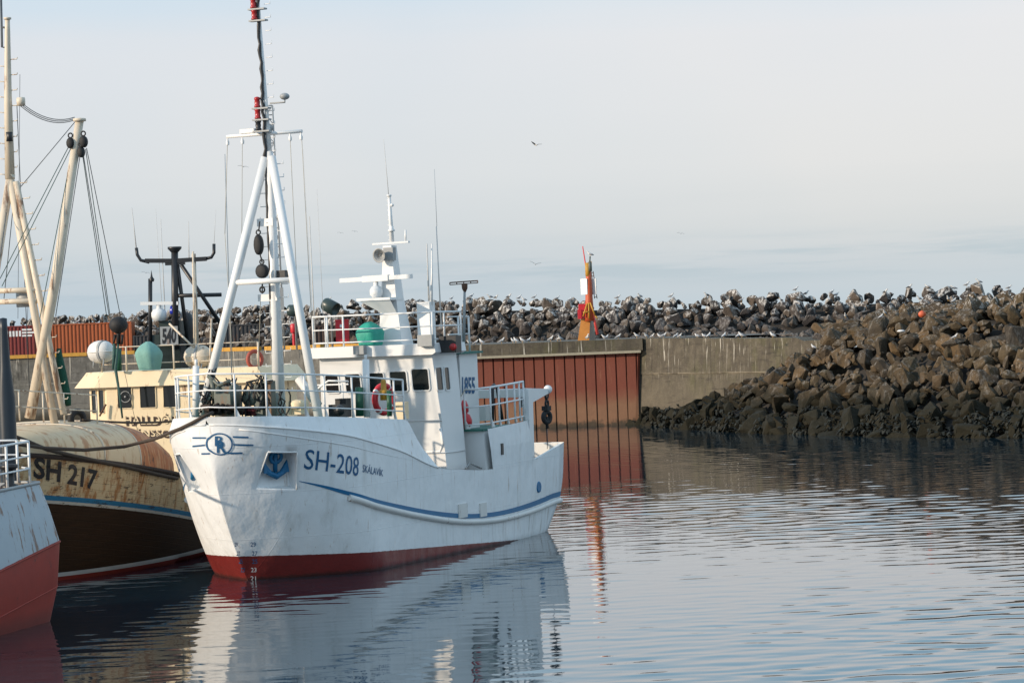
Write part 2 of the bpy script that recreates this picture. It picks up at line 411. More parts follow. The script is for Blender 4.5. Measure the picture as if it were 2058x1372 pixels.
def white_hull():
    us = [0]+[((i+1)/64)**1.75 for i in range(64)]; nl = 26
    rows = []
    for u in us:
        r = []
        for j in range(nl+1):
            f = j/nl
            s = -1.6+u*17.4
            z = -1.1+(zk(s)+1.1)*f
            s0 = wb_s0(z); se = wb_end(z); s = s0+u*(se-s0)
            z2 = -1.1+(zk(s)+1.1)*f
            s0 = wb_s0(z2); se = wb_end(z2); s = s0+u*(se-s0)
            r.append(B3(s, wb(s, z2), z2))
        rows.append(r)
    bm = bmesh.new(); vv = [[bm.verts.new(p) for p in r] for r in rows]
    for i in range(len(vv)-1):
        for j in range(nl): bm.faces.new((vv[i][j], vv[i][j+1], vv[i+1][j+1], vv[i+1][j])).smooth = True
    # anchor pocket, port bow
    c = Vector(B3(*WB.hull(562, 945, wb)))
    e3 = Vector((-.42, -.88, 0)); e3 = Vector((-.50, -.80, -.33)).normalized()
    e1 = Vector((0, 0, 1)).cross(e3).normalized(); e2 = e3.cross(e1).normalized()
    if e2.z < 0: e2 = -e2
    cut_pocket(bm, c, e1, e2, e3, .50, .38, -.50, .50, .62)
    global POCKET; POCKET = (c, e1, e2, e3)
    # transom
    last = vv[-1]
    geom = bm.verts[:]+bm.edges[:]+bm.faces[:]
    me = bmesh.ops.duplicate(bm, geom=geom)
    mv = [v for v in me['geom'] if isinstance(v, bmesh.types.BMVert)]
    for v in mv: v.co.y = -v.co.y
    lm = [v for v in mv if v.co.x > 13 and any((v.co-Vector((l.co.x, -l.co.y, l.co.z))).length < 1e-5 for l in last)]
    lm.sort(key=lambda v: v.co.z)
    for j in range(nl): bm.faces.new((last[j], last[j+1], lm[j+1], lm[j]))
    bmesh.ops.remove_doubles(bm, verts=bm.verts, dist=1e-4)
    bmesh.ops.recalc_face_normals(bm, faces=bm.faces)
    m = bpy.data.meshes.new('hull'); bm.to_mesh(m); bm.free(); m.materials.append(M['hull_white'])
    o = bpy.data.objects.new('hull', m); COL.objects.link(o); o.parent = boat
    return o
hull = white_hull()
# inner face of the bulwark, cap, decks
S_BRK = 4.85
def ztop(s): return zt(s) if s < S_BRK else zt(S_BRK)+(zk(6.25)-zt(S_BRK))*min(1, (s-S_BRK)/1.4)
def fo_b(s, k): return max(0, wb(s, zk(s))-.20*k)
m = MB()
SS = [wb_s0(zk(-1.6))+(6.25-wb_s0(zk(-1.6)))*(i/46)**1.6 for i in range(47)]
for sg in (1, -1):
    rows = []
    for s in SS:
        a, b_ = zk(s), ztop(s)
        sh = -.0
        rows.append([B3(s-(.10*k if s < -1 else .0), sg*(wb(s, zk(s))-.20*k*min(1, (b_-a)/.5)), a+(b_-a)*k) for k in (0, .5, 1)])
    m.grid(rows)
m.build('forecastle_bulwark', M['hull_white'], boat)
m = MB()     # the forecastle deck
ds = [s for s in SS if s < S_BRK+.05]
m.grid([[B3(s+.03, k*max(.0, (wb(s, zk(s))-.23)), ztop(s)-.06+.05*(1-k*k)) for k in (-1, -.6, 0, .6, 1)] for s in ds], False)
m.face([B3(ds[-1], -2.2, ztop(ds[-1])-.06), B3(ds[-1], 2.2, ztop(ds[-1])-.06), B3(ds[-1], 2.2, 1.5), B3(ds[-1], -2.2, 1.5)])
m.build('forecastle_deck', M['green_deck'], boat)
m = MB()
ms = [6.0+i*.5 for i in range(20)]+[15.7]
for sg in (1, -1):
    m.grid([[B3(s, sg*wb(s, zk(s)), zk(s)+.004), B3(s, sg*(wb(s, zk(s))-.10), zk(s)+.004), B3(s, sg*(wb(s, zk(s))-.10), zk(s)-.75)] for s in ms], False)
m.face([B3(15.9, 2.0, 2.57), B3(15.9, -2.0, 2.57), B3(15.78, -1.95, 2.57), B3(15.78, 1.95, 2.57)])
m.face([B3(15.78, 1.95, 2.57), B3(15.78, -1.95, 2.57), B3(15.78, -1.95, 1.6), B3(15.78, 1.95, 1.6)])
m.build('inner_bulwark', M['white_worn'], boat)
m = MB(); m.grid([[B3(s, sg*(wb(s, zk(s))-.09), zk(s)-.72) for sg in (-1, 1)] for s in [4.8]+ms], False)
m.build('main_deck', M['rustiron'], boat)
# painted stripe, rub rail, knuckle lines
def sz(px, py): h = WB.hull(px, py, wb); return (h[0], h[2])
st = [(sz(a, b), sz(a, c)) for a, b, c in ((600, 966, 967), (650, 975, 980), (700, 987, 995), (750, 1001, 1009), (800, 1013, 1022), (870, 1026, 1035), (940, 1032, 1041), (1000, 1027, 1036), (1060, 1011, 1021), (1110, 991, 1001))]
def stripe_pts(i): return st[i]
xs = [.5*(a[0]+b[0]) for a, b in st]; za = [a[1] for a, b in st]; zb = [b[1] for a, b in st]
m = MB()
for sg in (1, -1):
    m.grid([[B3(s, sg*(wb(s, interp(s, xs, zz))+.014), interp(s, xs, zz)) for zz in (za, zb)] for s in [xs[0]+(15.8-xs[0])*i/70 for i in range(71)]])
m.build('hull_stripe', M['blue'], boat)
rb = [sz(*p) for p in ((700, 999), (730, 1008), (760, 1018), (850, 1038), (930, 1048), (1000, 1044), (1060, 1029), (1110, 1009))]
rx = [p[0] for p in rb]; rz = [p[1] for p in rb]
m = MB()
for sg in (1, -1):
    m.tube([B3(s, sg*(wb(s, interp(s, rx, rz))+.02), interp(s, rx, rz)) for s in [rx[0]+(15.85-rx[0])*i/60 for i in range(61)]], .085, 8)
m.build('rubbing_strake', M['white_worn'], boat)
m = MB()
kn = [sz(*p) for p in ((480, 863), (520, 867), (560, 873), (640, 885), (740, 905), (835, 926))]
kx = [p[0] for p in kn]; kz = [p[1] for p in kn]
for sg in (1, -1):
    pts = [B3(s, sg*(wb(s, interp(s, kx, kz))+.002), interp(s, kx, kz)) for s in [kx[0]+(kx[-1]-kx[0])*i/40 for i in range(41)]]
    m.tube(pts, [.018*min(1, 1.1-i/40) for i in range(41)], 6)
    m.tube([B3(s, sg*(wb(s, zk(s))+.005), zk(s)) for s in SS], .022, 6)
m.build('knuckle_bead', M['white'], boat)
m = MB()      # scupper doors let into the stripe
for a, b, c, d in ((920, 937, 1013, 1038), (963, 976, 1011, 1036)):
    s0, z1 = sz(a, c); s1, z0 = sz(b, d)
    q = MB(); cs = (s0+s1)/2; cz = (z0+z1)/2
    q.obox(B3(cs, wb(cs, cz)+.01, cz), ((s1-s0)/2, 0, 0), (0, .035, 0), (0, 0, (z1-z0)/2)); q.build('scupper_cover', M['white_worn'], boat)
for a, b in ((1083, 977), (1090, 955)):
    pass
s_, z_ = sz(1082, 978); q = MB(); q.lathe(B3(s_, wb(s_, z_)-.02, z_), (0, -1, 0), [(.001, .045), (.11, .045), (.16, .05), (.17, .02), (.17, 0)], 16); q.build('porthole', M['blue'], boat)
# name, number, emblem, draught marks
hull_text(WB, wb, 'SH-208', [(614, 902), (721, 919), (609, 942), (719, 957)], 'registration_number', M['ink'], boat, .004)
hull_text(WB, wb, 'SH-208', [(614, 902), (721, 919), (609, 942), (719, 957)], 'registration_number', M['ink'], boat, .004, mirror=True)
hull_text(WB, wb, 'SKÁLAVÍK', [(729, 929), (770, 940), (728, 948), (769, 957)], 'boat_name', M['ink'], boat, .004)
def onhull(px, py, off=.012):
    h = WB.hull(px, py, wb); return None if h is None else B3(h[0], h[1]+math.copysign(off, h[1]), h[2])-Vector((off*.8, 0, 0))
m = MB()
ex, ey = 441, 892
for i in range(36):
    a0, a1 = 2*math.pi*i/36, 2*math.pi*(i+1)/36
    m.face([onhull(ex+r*math.cos(a)*1.06, ey+.03*r*math.cos(a)+r*math.sin(a)*.9, .014) for r, a in ((22, a0), (25, a0), (25, a1), (22, a1))])
for x0, x1, y, dy in ((388, 415, 879.5, 0), (467, 499, 877.5, 1), (388, 413, 896.5, -2.5), (468, 509, 893, 1.5), (406, 423, 911.5, -.5), (458, 487, 910.5, -.5)):
    k = 8
    for i in range(k):
        xa = x0+(x1-x0)*i/k; xb = x0+(x1-x0)*(i+1)/k; ya = y+dy*i/k; yb = y+dy*(i+1)/k
        m.face([onhull(xa, ya-1.6, .014), onhull(xb, yb-1.6, .014), onhull(xb, yb+1.6, .014), onhull(xa, ya+1.6, .014)])
em = m.build('emblem', M['ink'], boat)
decal(text_bm('R', .02, 5), lambda x, y: onhull(435+x*19, 910-y*24, .016), 'emblem_letter', M['ink'], em)
decal(text_bm('B', .02, 5), lambda x, y: onhull(431+x*16, 896-y*20, .018), 'emblem_letter', M['ink'], em)
for tx, x, y in (('29', 503, 1098), ('27', 506, 1116), ('25', 506, 1132), ('23', 504, 1149), ('21', 503, 1166)):
    decal(text_bm(tx, .01, 4), lambda a, b, x=x, y=y: onhull(x+a*11, y-b*9), 'draught_mark', M['ink'] if y < 1140 else M['white'], boat)
for tx, x, y in (('29', 471, 1098), ('27', 476, 1116), ('25', 481, 1132), ('23', 485, 1149)):
    decal(text_bm(tx, .01, 4), lambda a, b, x=x, y=y: onhull(x+a*6, y-b*9), 'draught_mark', M['ink'], boat)
# anchors in their pockets
def anchor(sg):
    c, e1, e2, e3 = POCKET
    def P(a, b_, d): p = c+e1*a+e2*b_+e3*d; return Vector((p.x, p.y*sg, p.z))
    q = MB(); q.tube([P(.0, .42, -.34), P(0, -.12, -.20)], [.07, .06], 8)
    q.tube([P(-.30, .10, -.26), P(-.22, -.10, -.16), P(0, -.20, -.12), P(.22, -.10, -.16), P(.30, .10, -.26)], [.02, .07, .085, .07, .02], 8)
    for k in (-1, 1):
        q.face([P(k*.33, .16, -.24), P(k*.36, -.10, -.12), P(k*.10, -.12, -.10)]); q.face([P(k*.33, .16, -.30), P(k*.10, -.12, -.19), P(k*.36, -.10, -.18)])
        q.face([P(k*.33, .16, -.24), P(k*.33, .16, -.30), P(k*.36, -.10, -.18), P(k*.36, -.10, -.12)])
        q.face([P(k*.36, -.10, -.12), P(k*.36, -.10, -.18), P(k*.10, -.12, -.19), P(k*.10, -.12, -.10)])
        q.face([P(k*.33, .16, -.24), P(k*.10, -.12, -.10), P(k*.10, -.12, -.19), P(k*.33, .16, -.30)])
    q.ring(P(0, .26, -.26), Vector((e3.x, e3.y*sg, e3.z)), .15, .05)
    q.build('anchor', M['blue'], boat)
    f = MB()      # raised rim round the pocket
    lo, hi = .50, .38
    pts = [P(-lo, -.50, .0), P(lo, -.50, .0), P(hi, .50, .0), P(-hi, .50, .0)]
    def surf(p):
        for _ in range(3):
            z = p.z; b_ = wb(p.x, z); g = abs(p.y)-b_
            n_ = Vector((e3.x, e3.y*sg, e3.z)); p = p-n_*g*.9
        return p
    for i in range(1, 4):
        a, b_ = pts[i], pts[(i+1) % 4]
        f.tube([surf(a.lerp(b_, k/8)) for k in range(9)], .022, 6)
    f.build('anchor_pocket_rim', M['white'], boat)
anchor(1); anchor(-1)
# forecastle railing
rs = []
def edge(s): return max(.0, wb(s, zk(s))-.24)
pts = []
stb = [3.6, 3.0, 2.4, 1.8, 1.2, .6, 0, -.5, -.9, -1.2, -1.4, -1.52]
for s in stb: pts.append(B3(s, -edge(s), ztop(s)-.02))
pts.append(B3(-1.60, 0, ztop(-1.6)))
prt = stb[::-1]+[4.2, 4.75]
for s in prt: pts.append(B3(s, edge(s), ztop(s)-.02))
def nearest_px(px):
    best = None
    for i, p in enumerate(pts):
        a = WB.loc(CAM); 
        wx = WB.P[0]+p.x*WB.d[0]-p.y*WB.n[0]; wy = WB.P[1]+p.x*WB.d[1]-p.y*WB.n[1]
        x = 1029+wx/wy*F+.04*(686-838)*-1
        if i >= 12 and (best is None or abs(x-px) < best[0]): best = (abs(x-px), i)
    return best[1]
post = sorted({0, 3, 6, 8, 10}|{nearest_px(p) for p in (483, 555, 605, 660, 710, 795)}|{len(pts)-1})
railing(boat, pts, (.24, .66, 1.07), post, M['white'], .020, .028, .13, 'bow_railing', .026)
# foremast
ZD = 3.95
m = MB(); m.tube([B3(2.05, 0, ZD-.2), B3(2.05, 0, 10.9)], [.17, .10], 12); mast = m.build('foremast', M['white'], boat)
for sg, fx in ((-1, 398), (1, 640)):
    m = MB(); m.tube([B3(.9, sg*1.76, 3.9), B3(2.0, sg*.09, 10.75)], .113, 12); m.build('mast_leg', M['white'], mast)
def legpt(z, sg): k = (z-3.9)/6.85; return B3(.9+1.1*k, sg*(1.76-1.67*k), z)
m = MB(); zc = WB.hit(527, 565, s=1.4)[2]; m.tube([legpt(zc, -1), legpt(zc, 1)], .075, 10); m.build('mast_crossbar', M['white'], mast)
m = MB(); zy = WB.hit(530, 268, t=0)[2]
ya = WB.hit(456, 277, s=2.05); yb = WB.hit(607, 264, s=2.05)
m.tube([B3(2.05, ya[1], zy), B3(2.05, yb[1], zy)], .045, 8)
for px_ in (457, 487, 583, 605):
    t_ = WB.hit(px_, 275, s=2.05)[1]; m.lathe(B3(2.05, t_, zy-.22), (0, 0, 1), [(.04, 0), (.05, .08), (.02, .14), (.015, .22)], 8)
m.box(B3(2.0, -.82, zy+.05), B3(2.1, -.4, zy+.16)); m.build('yard', M['white'], mast)
m = MB(); m.tube([B3(2.07, 0, 10.6), B3(2.03, -.02, 12.1), B3(2.0, -.12, 15.2)], [.085, .05, .028], 8); m.build('topmast', M['white'], mast)
m = MB(); rr = random.Random(3)
cab = [B3(1.97+rr.uniform(-.01, .01), -.06-.02*rr.random(), 4.3+i*.19) for i in range(34)]+[B3(1.95, -.05-.05*(z-10.8)/4+rr.uniform(-.035, .02), z) for z in [10.8+i*.16 for i in range(27)]]
m.tube(cab, [rr.uniform(.035, .06) for _ in cab], 6); m.build('mast_cable', M['black'], mast)
for i in range(30):
    m = MB(); z = 4.7+i*.345; sg = 1
    x0 = B3(2.05, .10 if z < 10.6 else .03-.0*(z), z); w_ = .30 if z < 10.6 else .17
    m.tube([x0, x0+Vector((0, -w_, 0)), x0+Vector((0, -w_, .08))], .011, 5)
    m.build('mast_step', M['white'], mast)
    if z < 10.5: m = MB(); m.tube([x0+Vector((0, .2, -.05)), x0+Vector((0, .2+w_*.8, -.05)), x0+Vector((0, .2+w_*.8, .03))], .011, 5); m.build('mast_step', M['white'], mast)
def lantern(px_, py_, colr, s=1.9, h=.26):
    p = WB.hit(px_, py_, s=s); q = MB()
    q.lathe(B3(s, p[1], p[2]-h/2), (0, 0, 1), [(.001, 0), (.085, 0), (.085, .04), (.065, .06), (.075, h*.5), (.065, h-.07), (.085, h-.05), (.07, h), (.001, h+.02)], 12)
    la = q.build('mast_lantern', colr, mast)
    q = MB(); q.obox(B3(s+.02, p[1]+.10, p[2]-h/2-.03), (.09, 0, 0), (0, .24, 0), (0, 0, .02)); q.build('lantern_bracket', M['grey'], la)
for a in ((517, 206, 'redlamp'), (518, 229, 'redlamp'), (519, 252, 'black'), (511, 30, 'redlamp'), (509, 7, 'redlamp')): lantern(a[0], a[1], M[a[2]])
m = MB(); p = WB.hit(572, 194, s=2.0); q_ = WB.hit(543, 208, s=2.0)
m.ball(B3(2.0, p[1], p[2]), (.13, .09)); m.tube([B3(2.0, q_[1], q_[2]), B3(2.0, p[1], q_[2]), B3(2, p[1], p[2])], .025, 6)
m.ball(B3(2.0, WB.hit(527, 194, s=2)[1], p[2]), (.06, .08)); m.build('mast_floodlight', M['grey'], mast)
def pulley(px_, py_, s, rx_, rz_, name, par, fr=WB, m_=None):
    p = fr.hit(px_, py_, s=s); q = MB(); q.lathe(B3(*p)-Vector((.09, 0, 0)), (1, 0, 0), [(.001, 0), (rx_*.7, 0), (rx_, .03), (rx_, .15), (rx_*.7, .18), (.001, .18)], 16)
    for v in q.v: v.z = p[2]+(v.z-p[2])*rz_/rx_
    q.ring(B3(p[0], p[1], p[2]+rz_+.06), (1, 0, 0), .06, .02, 12, 6)
    return q.build(name, m_ or M['rubber'], par)
pulley(520, 492, 1.6, .12, .26, 'hanging_block', mast); pulley(527, 545, 1.6, .17, .18, 'hanging_block', mast)
for a, b in (((520, 465), (522, 445)), ((527, 528), (523, 512)), ((527, 563), (527, 590))):
    m = MB(); m.tube([B3(*WB.hit(*a, s=1.6)), B3(*WB.hit(*b, s=1.6))], .02, 6); m.build('block_strop', M['rubber'], mast)
m = MB(); m.ring(B3(*WB.hit(527, 582, s=1.6)), (1, 0, 0), .07, .025, 12, 6); m.build('block_shackle', M['rubber'], mast)
for a in ((519, 447, 20, 16), (524, 598, 24, 14)):
    m = MB(); p = WB.hit(a[0]+14, a[1], s=1.95); m.obox(B3(1.95, p[1], p[2]), (.02, 0, 0), (0, a[2]/78/1.1, 0), (0, 0, a[3]/160)); m.build('mast_bracket_plate', M['white'], mast)
m = MB(); p = WB.hit(568, 551, s=1.9); m.box(B3(1.8, p[1]-.13, p[2]-.09), B3(2.0, p[1]+.12, p[2]+.10)); m.build('deck_light', M['black'], mast)
for a, b in (((457, 290), (452, 470)), ((487, 290), (486, 480)), ((583, 275), (600, 640)), ((606, 270), (626, 640)), ((452, 470), (470, 760)), ((524, 598), (518, 760))):
    m = MB(); m.tube([B3(*WB.hit(*a, s=2.05)), B3(*WB.hit(*b, s=3.0))], .008, 4); m.build('rigging_line', M['palerope'], mast)
m = MB(); p = WB.hit(600, 760, s=3.2); q_ = WB.hit(640, 815, s=3.2); m.tube([B3(*p), B3(*q_)], .12, 10); m.build('boom_strut', M['white_worn'], boat)
# whip antennas rising from the wheelhouse top and shelter deck
for a, b, r_ in (((452, 310), (466, 760), .018), ((622, 435), (634, 700), .022), ((771, 280), (781, 392), .010), ((877, 455), (887, 660), .024), ((873, 340), (878, 455), .008), ((609, 300), (628, 640), .007), ((858, 490), (862, 605), .028), ((637, 380), (650, 640), .008)):
    m = MB(); A = B3(*WB.hit(*a, s=9.0)); Bq = B3(*WB.hit(*b, s=9.0))
    if a[0] == 452: A = B3(*WB.hit(*a, s=4.5)); Bq = B3(*WB.hit(*b, s=4.5))
    m.tube([Bq, A], [r_, r_*.6], 6); m.build('whip_antenna', M['whip'], boat)
# deck machinery on the forecastle (seen between the rails)
def deckpt(px_, py_, s): return B3(*WB.hit(px_, py_, s=s))
zf = lambda s: ztop(s)-.03
m = MB(); m.tube([deckpt(393, 838, .5), deckpt(394, 735, .5)], .085, 10); m.tube([deckpt(394, 735, .5), deckpt(394, 722, .5)], .04, 8); m.build('vent_post', M['white'], boat)
m = MB(); s = .6
def pbox(mb, x0, x1, y0, y1, s, ds=.3, mi=0, fr=WB):
    a = fr.hit(x0, y1, s=s); b = fr.hit(x1, y0, s=s); mb.box(B3(s-ds, a[1], a[2]), B3(s+ds, b[1], b[2]), mi)
pbox(m, 446, 474, 775, 832, .9); pbox(m, 440, 470, 790, 838, .6, .2)
p = deckpt(455, 795, .7); m.lathe(p-Vector((0, .28, 0)), (0, 1, 0), [(.001, 0), (.30, 0), (.30, .06), (.16, .08), (.16, .40), (.30, .42), (.30, .48), (.001, .48)], 16)
m.tube([deckpt(418, 755, .6), deckpt(440, 775, .6), deckpt(462, 765, .6)], .05, 6); m.tube([deckpt(425, 760, .6), deckpt(432, 800, .6)], .07, 8)
m.build('windlass', M['machine'], boat)
m = MB(); pbox(m, 516, 530, 772, 838, 1.0, .12); pbox(m, 534, 548, 765, 838, 1.1, .14); p = deckpt(505, 800, 1.0); m.lathe(p-Vector((.15, 0, 0)), (1, 0, 0), [(.001, 0), (.2, 0), (.2, .06), (.1, .08), (.1, .25), (.2, .27), (.2, .33), (.001, .33)], 14)
m.ring(deckpt(537, 768, 1.0), (0, 0, 1), .12, .025); m.tube([deckpt(537, 768, 1.0), deckpt(537, 830, 1.0)], .06, 8); m.build('net_winch', M['machine'], boat)
m = MB(); pbox(m, 588, 612, 805, 832, 1.6, .22); p = deckpt(598, 812, 1.5); m.lathe(p, (0, 0, 1), [(.2, -.1), (.22, .02), (.14, .1), (.001, .12)], 12); m.build('capstan', M['cream'], boat)
rr = random.Random(5)
m = MB()
for x_, y_, n_ in ((415, 800, 6), (470, 790, 5), (500, 800, 6), (528, 785, 7), (570, 810, 4), (430, 770, 4)):
    for k in range(n_):
        c = deckpt(x_+rr.uniform(-8, 8), y_, .9); m.tube([c+Vector((rr.uniform(-.15, .15), rr.uniform(-.12, .12), z_+rr.uniform(-.05, .05))) for z_ in (.35, .2, .0, -.2, -.35, -.5)], .022, 5)
m.build('hydraulic_hoses', M['rubber'], boat)
m = MB()
for x_, w_ in ((540, 8), (505, 10), (458, 8)):
    m.ring(deckpt(x_, 766, 1.0), (0, .2, 1), w_/78, .018, 14, 5); m.tube([deckpt(x_, 768, 1.0), deckpt(x_, 800, 1.0)], .03, 6)
m.build('valve_wheels', M['black'], boat)
m = MB()
for k in range(7):
    c = deckpt(425+k*7, 828, .2+.1*rr.random()); m.tube([c+Vector((rr.uniform(-.3, .3), rr.uniform(-.3, .3), rr.uniform(-.05, .2))) for _ in range(6)], .05, 6)
p = deckpt(437, 824, .0); m.tube([p+Vector((-.2, 0, 0)), p+Vector((.3, .1, 0))], .13, 12, caps=False); m.build('coiled_hose', M['brownnet'], boat)
m = MB()
for k in range(5):
    c = deckpt(486+k*7, 830, 1.0); m.tube([c+Vector((rr.uniform(-.2, .2), rr.uniform(-.2, .2), rr.uniform(-.05, .15))) for _ in range(5)], .05, 6)
m.build('red_net_heap', simple('maroon_net', (.12, .015, .02), .9, .4, 20, bump=1), boat)
m = MB(); pbox(m, 668, 690, 812, 838, 3.2, .2); p = deckpt(683, 824, 3.0); m.ball(p, .14); pbox(m, 680, 700, 800, 838, 3.6, .15); m.build('deck_fitting', M['black'], boat)
for a in ((714, 730, 778), (777, 787, 785)):
    m = MB(); A = deckpt((a[0]+a[1])/2, a[2], 4.1); Bq = deckpt((a[0]+a[1])/2+1, 836, 4.1)
    m.tube([Bq, A], (a[1]-a[0])/2/75, 12); m.build('gas_bottle', M['green'], boat)
m = MB(); A = deckpt(735, 722, 4.3); Bq = deckpt(738, 838, 4.3); m.tube([Bq, A], .09, 12); m.tube([A, A+Vector((0, 0, .12))], .04, 8); m.build('vent_post', M['white'], boat)
m = MB(); A = deckpt(700, 800, 4.6); pbox(m, 604, 700, 770, 776, 5.2, .02); m.tube([deckpt(625, 810, 4.4), deckpt(640, 780, 4.4), deckpt(660, 765, 4.4), deckpt(700, 766, 4.4)], .03, 6); m.tube([deckpt(690, 820, 4.4), deckpt(688, 770, 4.4)], .022, 6); m.build('inner_guard_rail', M['white'], boat)
# wheelhouse
WM = M['white']
zr0, zr1 = 5.44, 5.75
m = MB()
prof = [(1.93, 2.2), (1.86, 3.6), (1.74, 5.46)]
sb = [7.95, 7.90, 7.66]
for (t0, z0), s0 in zip(prof, sb): pass
rows = []
for (t_, z_), s_ in zip(prof, sb): rows.append([B3(9.25, -t_, z_), B3(s_, -t_, z_), B3(s_, t_, z_), B3(9.25, t_, z_)])
m.grid(rows, False); m.face([B3(9.25, -1.93, 2.2), B3(9.25, 1.93, 2.2), B3(9.25, 1.74, 5.46), B3(9.25, -1.74, 5.46)])
house = m.build('wheelhouse', WM, boat)
m = MB(); m.grid([[B3(s_, sg*t_, z_) for s_, sg in ((7.45, -1), (7.45, 1), (9.45, 1), (9.45, -1), (7.45, -1))] for t_, z_ in ((1.86, 5.44), (1.96, 5.50), (1.92, 5.74))], False)
m.face([B3(7.45, -1.92, 5.74), B3(7.45, 1.92, 5.74), B3(9.45, 1.92, 5.74), B3(9.45, -1.92, 5.74)]); m.face([B3(7.45, -1.86, 5.44), B3(7.45, 1.86, 5.44), B3(9.45, 1.86, 5.44), B3(9.45, -1.86, 5.44)])
m.build('wheelhouse_roof', WM, boat)
def front(u, v, o): k = (v-3.6)/1.86; return B3(7.90-.24*k-o, u, v)
def side(u, v, o): k = (v-3.6)/1.86; return B3(u, 1.86-.12*k+o, v)
for x0, y0, x1, y1 in ((657, 754, 681, 789), (697, 751, 725, 789), (744, 749, 772, 788), (787, 746, 818, 786), (831, 741, 862, 784)):
    a = WB.hit(x0, y1, s=7.78); b = WB.hit(x1, y0, s=7.78); window(house, front, a[1], a[2], b[1], b[2], WM)
for x0, y0, x1, y1 in ((878, 738, 888, 784), (895, 738, 902, 783)):
    a = WB.hit(x0, y1, t=1.80); b = WB.hit(x1, y0, t=1.80); window(house, side, a[0], a[2], b[0], b[2], WM)
m = MB(); m.tube([front(-1.9, 3.62, .01), front(1.87, 3.62, .01)], .012, 4); m.tube([B3(7.93, -1.95, 2.72), B3(7.93, 1.92, 2.72), B3(9.2, 1.92, 2.72)], .02, 6); m.tube([front(1.2, 2.75, .05), front(1.75, 2.75, .06), front(1.86, 3.0, .06), front(1.82, 3.4, .06)], .04, 8); m.build('wheelhouse_piping', WM, house)
m = MB(); pbox(m, 800, 817, 807, 842, 6.9, .12); m.build('cable_box', M['cream'], boat)
# casing with the number 1855
m = MB(); m.box(B3(9.75, -1.6, 2.0), B3(10.95, 1.6, 5.40)); casing = m.build('engine_casing', WM, boat)
c = [WB.hit(*p, t=1.615) for p in ((929, 757), (955, 757), (929, 791), (955, 791))]
decal(text_bm('1855', .03, 3), lambda x, y: B3(bil(c, x, y)[0], 1.612, bil(c, x, y)[2]), 'register_number', M['ink'], casing)
m = MB(); m.box(B3(9.6, -1.7, 5.40), B3(11.1, 1.72, 5.46)); m.build('casing_top', M['green_deck'], casing)
m = MB()
for px_ in (911, 917): m.tube([B3(*WB.hit(px_, 716, t=1.7)), B3(*WB.hit(px_+1, 800, t=1.7))], .03, 6)
m.tube([B3(*WB.hit(918, 780, t=1.7)), B3(*WB.hit(912, 795, t=1.7))], .035, 6)
for k in range(6): m.tube([B3(*WB.hit(911, 725+k*12, t=1.7)), B3(*WB.hit(917, 725+k*12, t=1.7))], .018, 5)
m.build('exhaust_pipe', M['black'], boat)
# aft deckhouse, boat deck, side plating
ax = [9.55+(12.57-9.55)*i/10 for i in range(11)]
for sg in (-1, 1):
    m = MB(); rows = []
    for i in range(11):
        k = i/10
        sa, sb_ = 9.55+3.02*k, 9.78+3.22*k
        rows.append([B3(sb_, sg*(wb(sb_, 2.15)+.004), zk(sb_)+.0), B3((sa+sb_)/2, sg*(wb(sa, 2.6)+.004), (zk(sb_)+3.28+.10*k)/2), B3(sa, sg*(wb(sa, 2.6)-.02), 3.28+.10*k)])
    m.grid(rows, False)
    sidep = m.build('side_plating', M['hull_white'], boat)
m = MB(); s_, z_ = WB.hit(1004, 902, t=2.42)[0], WB.hit(1004, 902, t=2.42)[2]
m.obox(B3(s_, wb(s_, 2.5)+.015, z_), (.07, 0, 0), (0, .02, 0), (0, 0, .16)); m.build('oval_port', M['black'], sidep)
m = MB(); m.box(B3(9.60, -2.36, 1.4), B3(12.5, 2.345, 3.22)); m.build('aft_deckhouse', WM, boat)
m = MB(); m.box(B3(9.50, -2.40, 3.225), B3(12.6, 2.36, 3.285)); m.build('boat_deck', M['green_deck'], boat)
m = MB(); p = WB.hit(905, 878, s=9.4); m.tube([B3(9.58, p[1], p[2]), B3(9.3, p[1]-.02, p[2]+.02)], .09, 10); m.tube([B3(9.3, p[1]-.12, p[2]-.12), B3(9.3, p[1]-.12, p[2]+.2)], .055, 8); m.build('pipe_elbow', M['machine'], boat)
m = MB(); A = B3(*WB.hit(936, 941, t=2.3)); Bq = B3(*WB.hit(944, 930, t=2.2)); Cq = B3(*WB.hit(968, 941, t=2.3)); m.tube([A, A.lerp(Bq, .8), Bq, Bq.lerp(Cq, .2), Cq], .025, 6); m.build('bulwark_handle', M['grey'], boat)
# aft railing
path = [B3(9.65, 1.75, 3.28), B3(9.75, 2.0, 3.28)]+[B3(s, wb(s, 2.6)-.1, 3.30+.03*(s-9.6)) for s in (10.0, 10.6, 11.2, 11.8, 12.2, 12.55)]
railing(boat, path, (.12, .62, 1.12), [0, 2, 3, 4, 5, 6, 7], M['white'], .026, .03, .14, 'boat_deck_railing', .034)
pth2 = [Vector((p.x, -p.y, p.z)) for p in path]; railing(boat, pth2, (.12, .62, 1.12), [0, 2, 4, 7], M['white'], .026, .03, 0, 'boat_deck_railing', .034)
m = MB()       # stern gantry with the hanging block
for sg in (1, -1):
    t_ = sg*(wb(12.8, 2.6)-.10)
    m.obox(B3(12.85, t_, 3.3), (.16, 0, 0), (0, .10, 0), (.03, 0, .98))
m.box(B3(12.7, -2.2, 4.05), B3(13.0, 2.2, 4.30))
a = WB.hit(1092, 788, t=2.0)
m.face([B3(12.7, 2.05, 4.32), B3(a[0], 2.1, a[2]+.1), B3(a[0], 2.1, a[2]-.02), B3(12.75, 2.05, 3.75)]); m.face([B3(12.7, 2.20, 4.32), B3(12.75, 2.20, 3.75), B3(a[0], 2.2, a[2]-.02), B3(a[0], 2.2, a[2]+.1)])
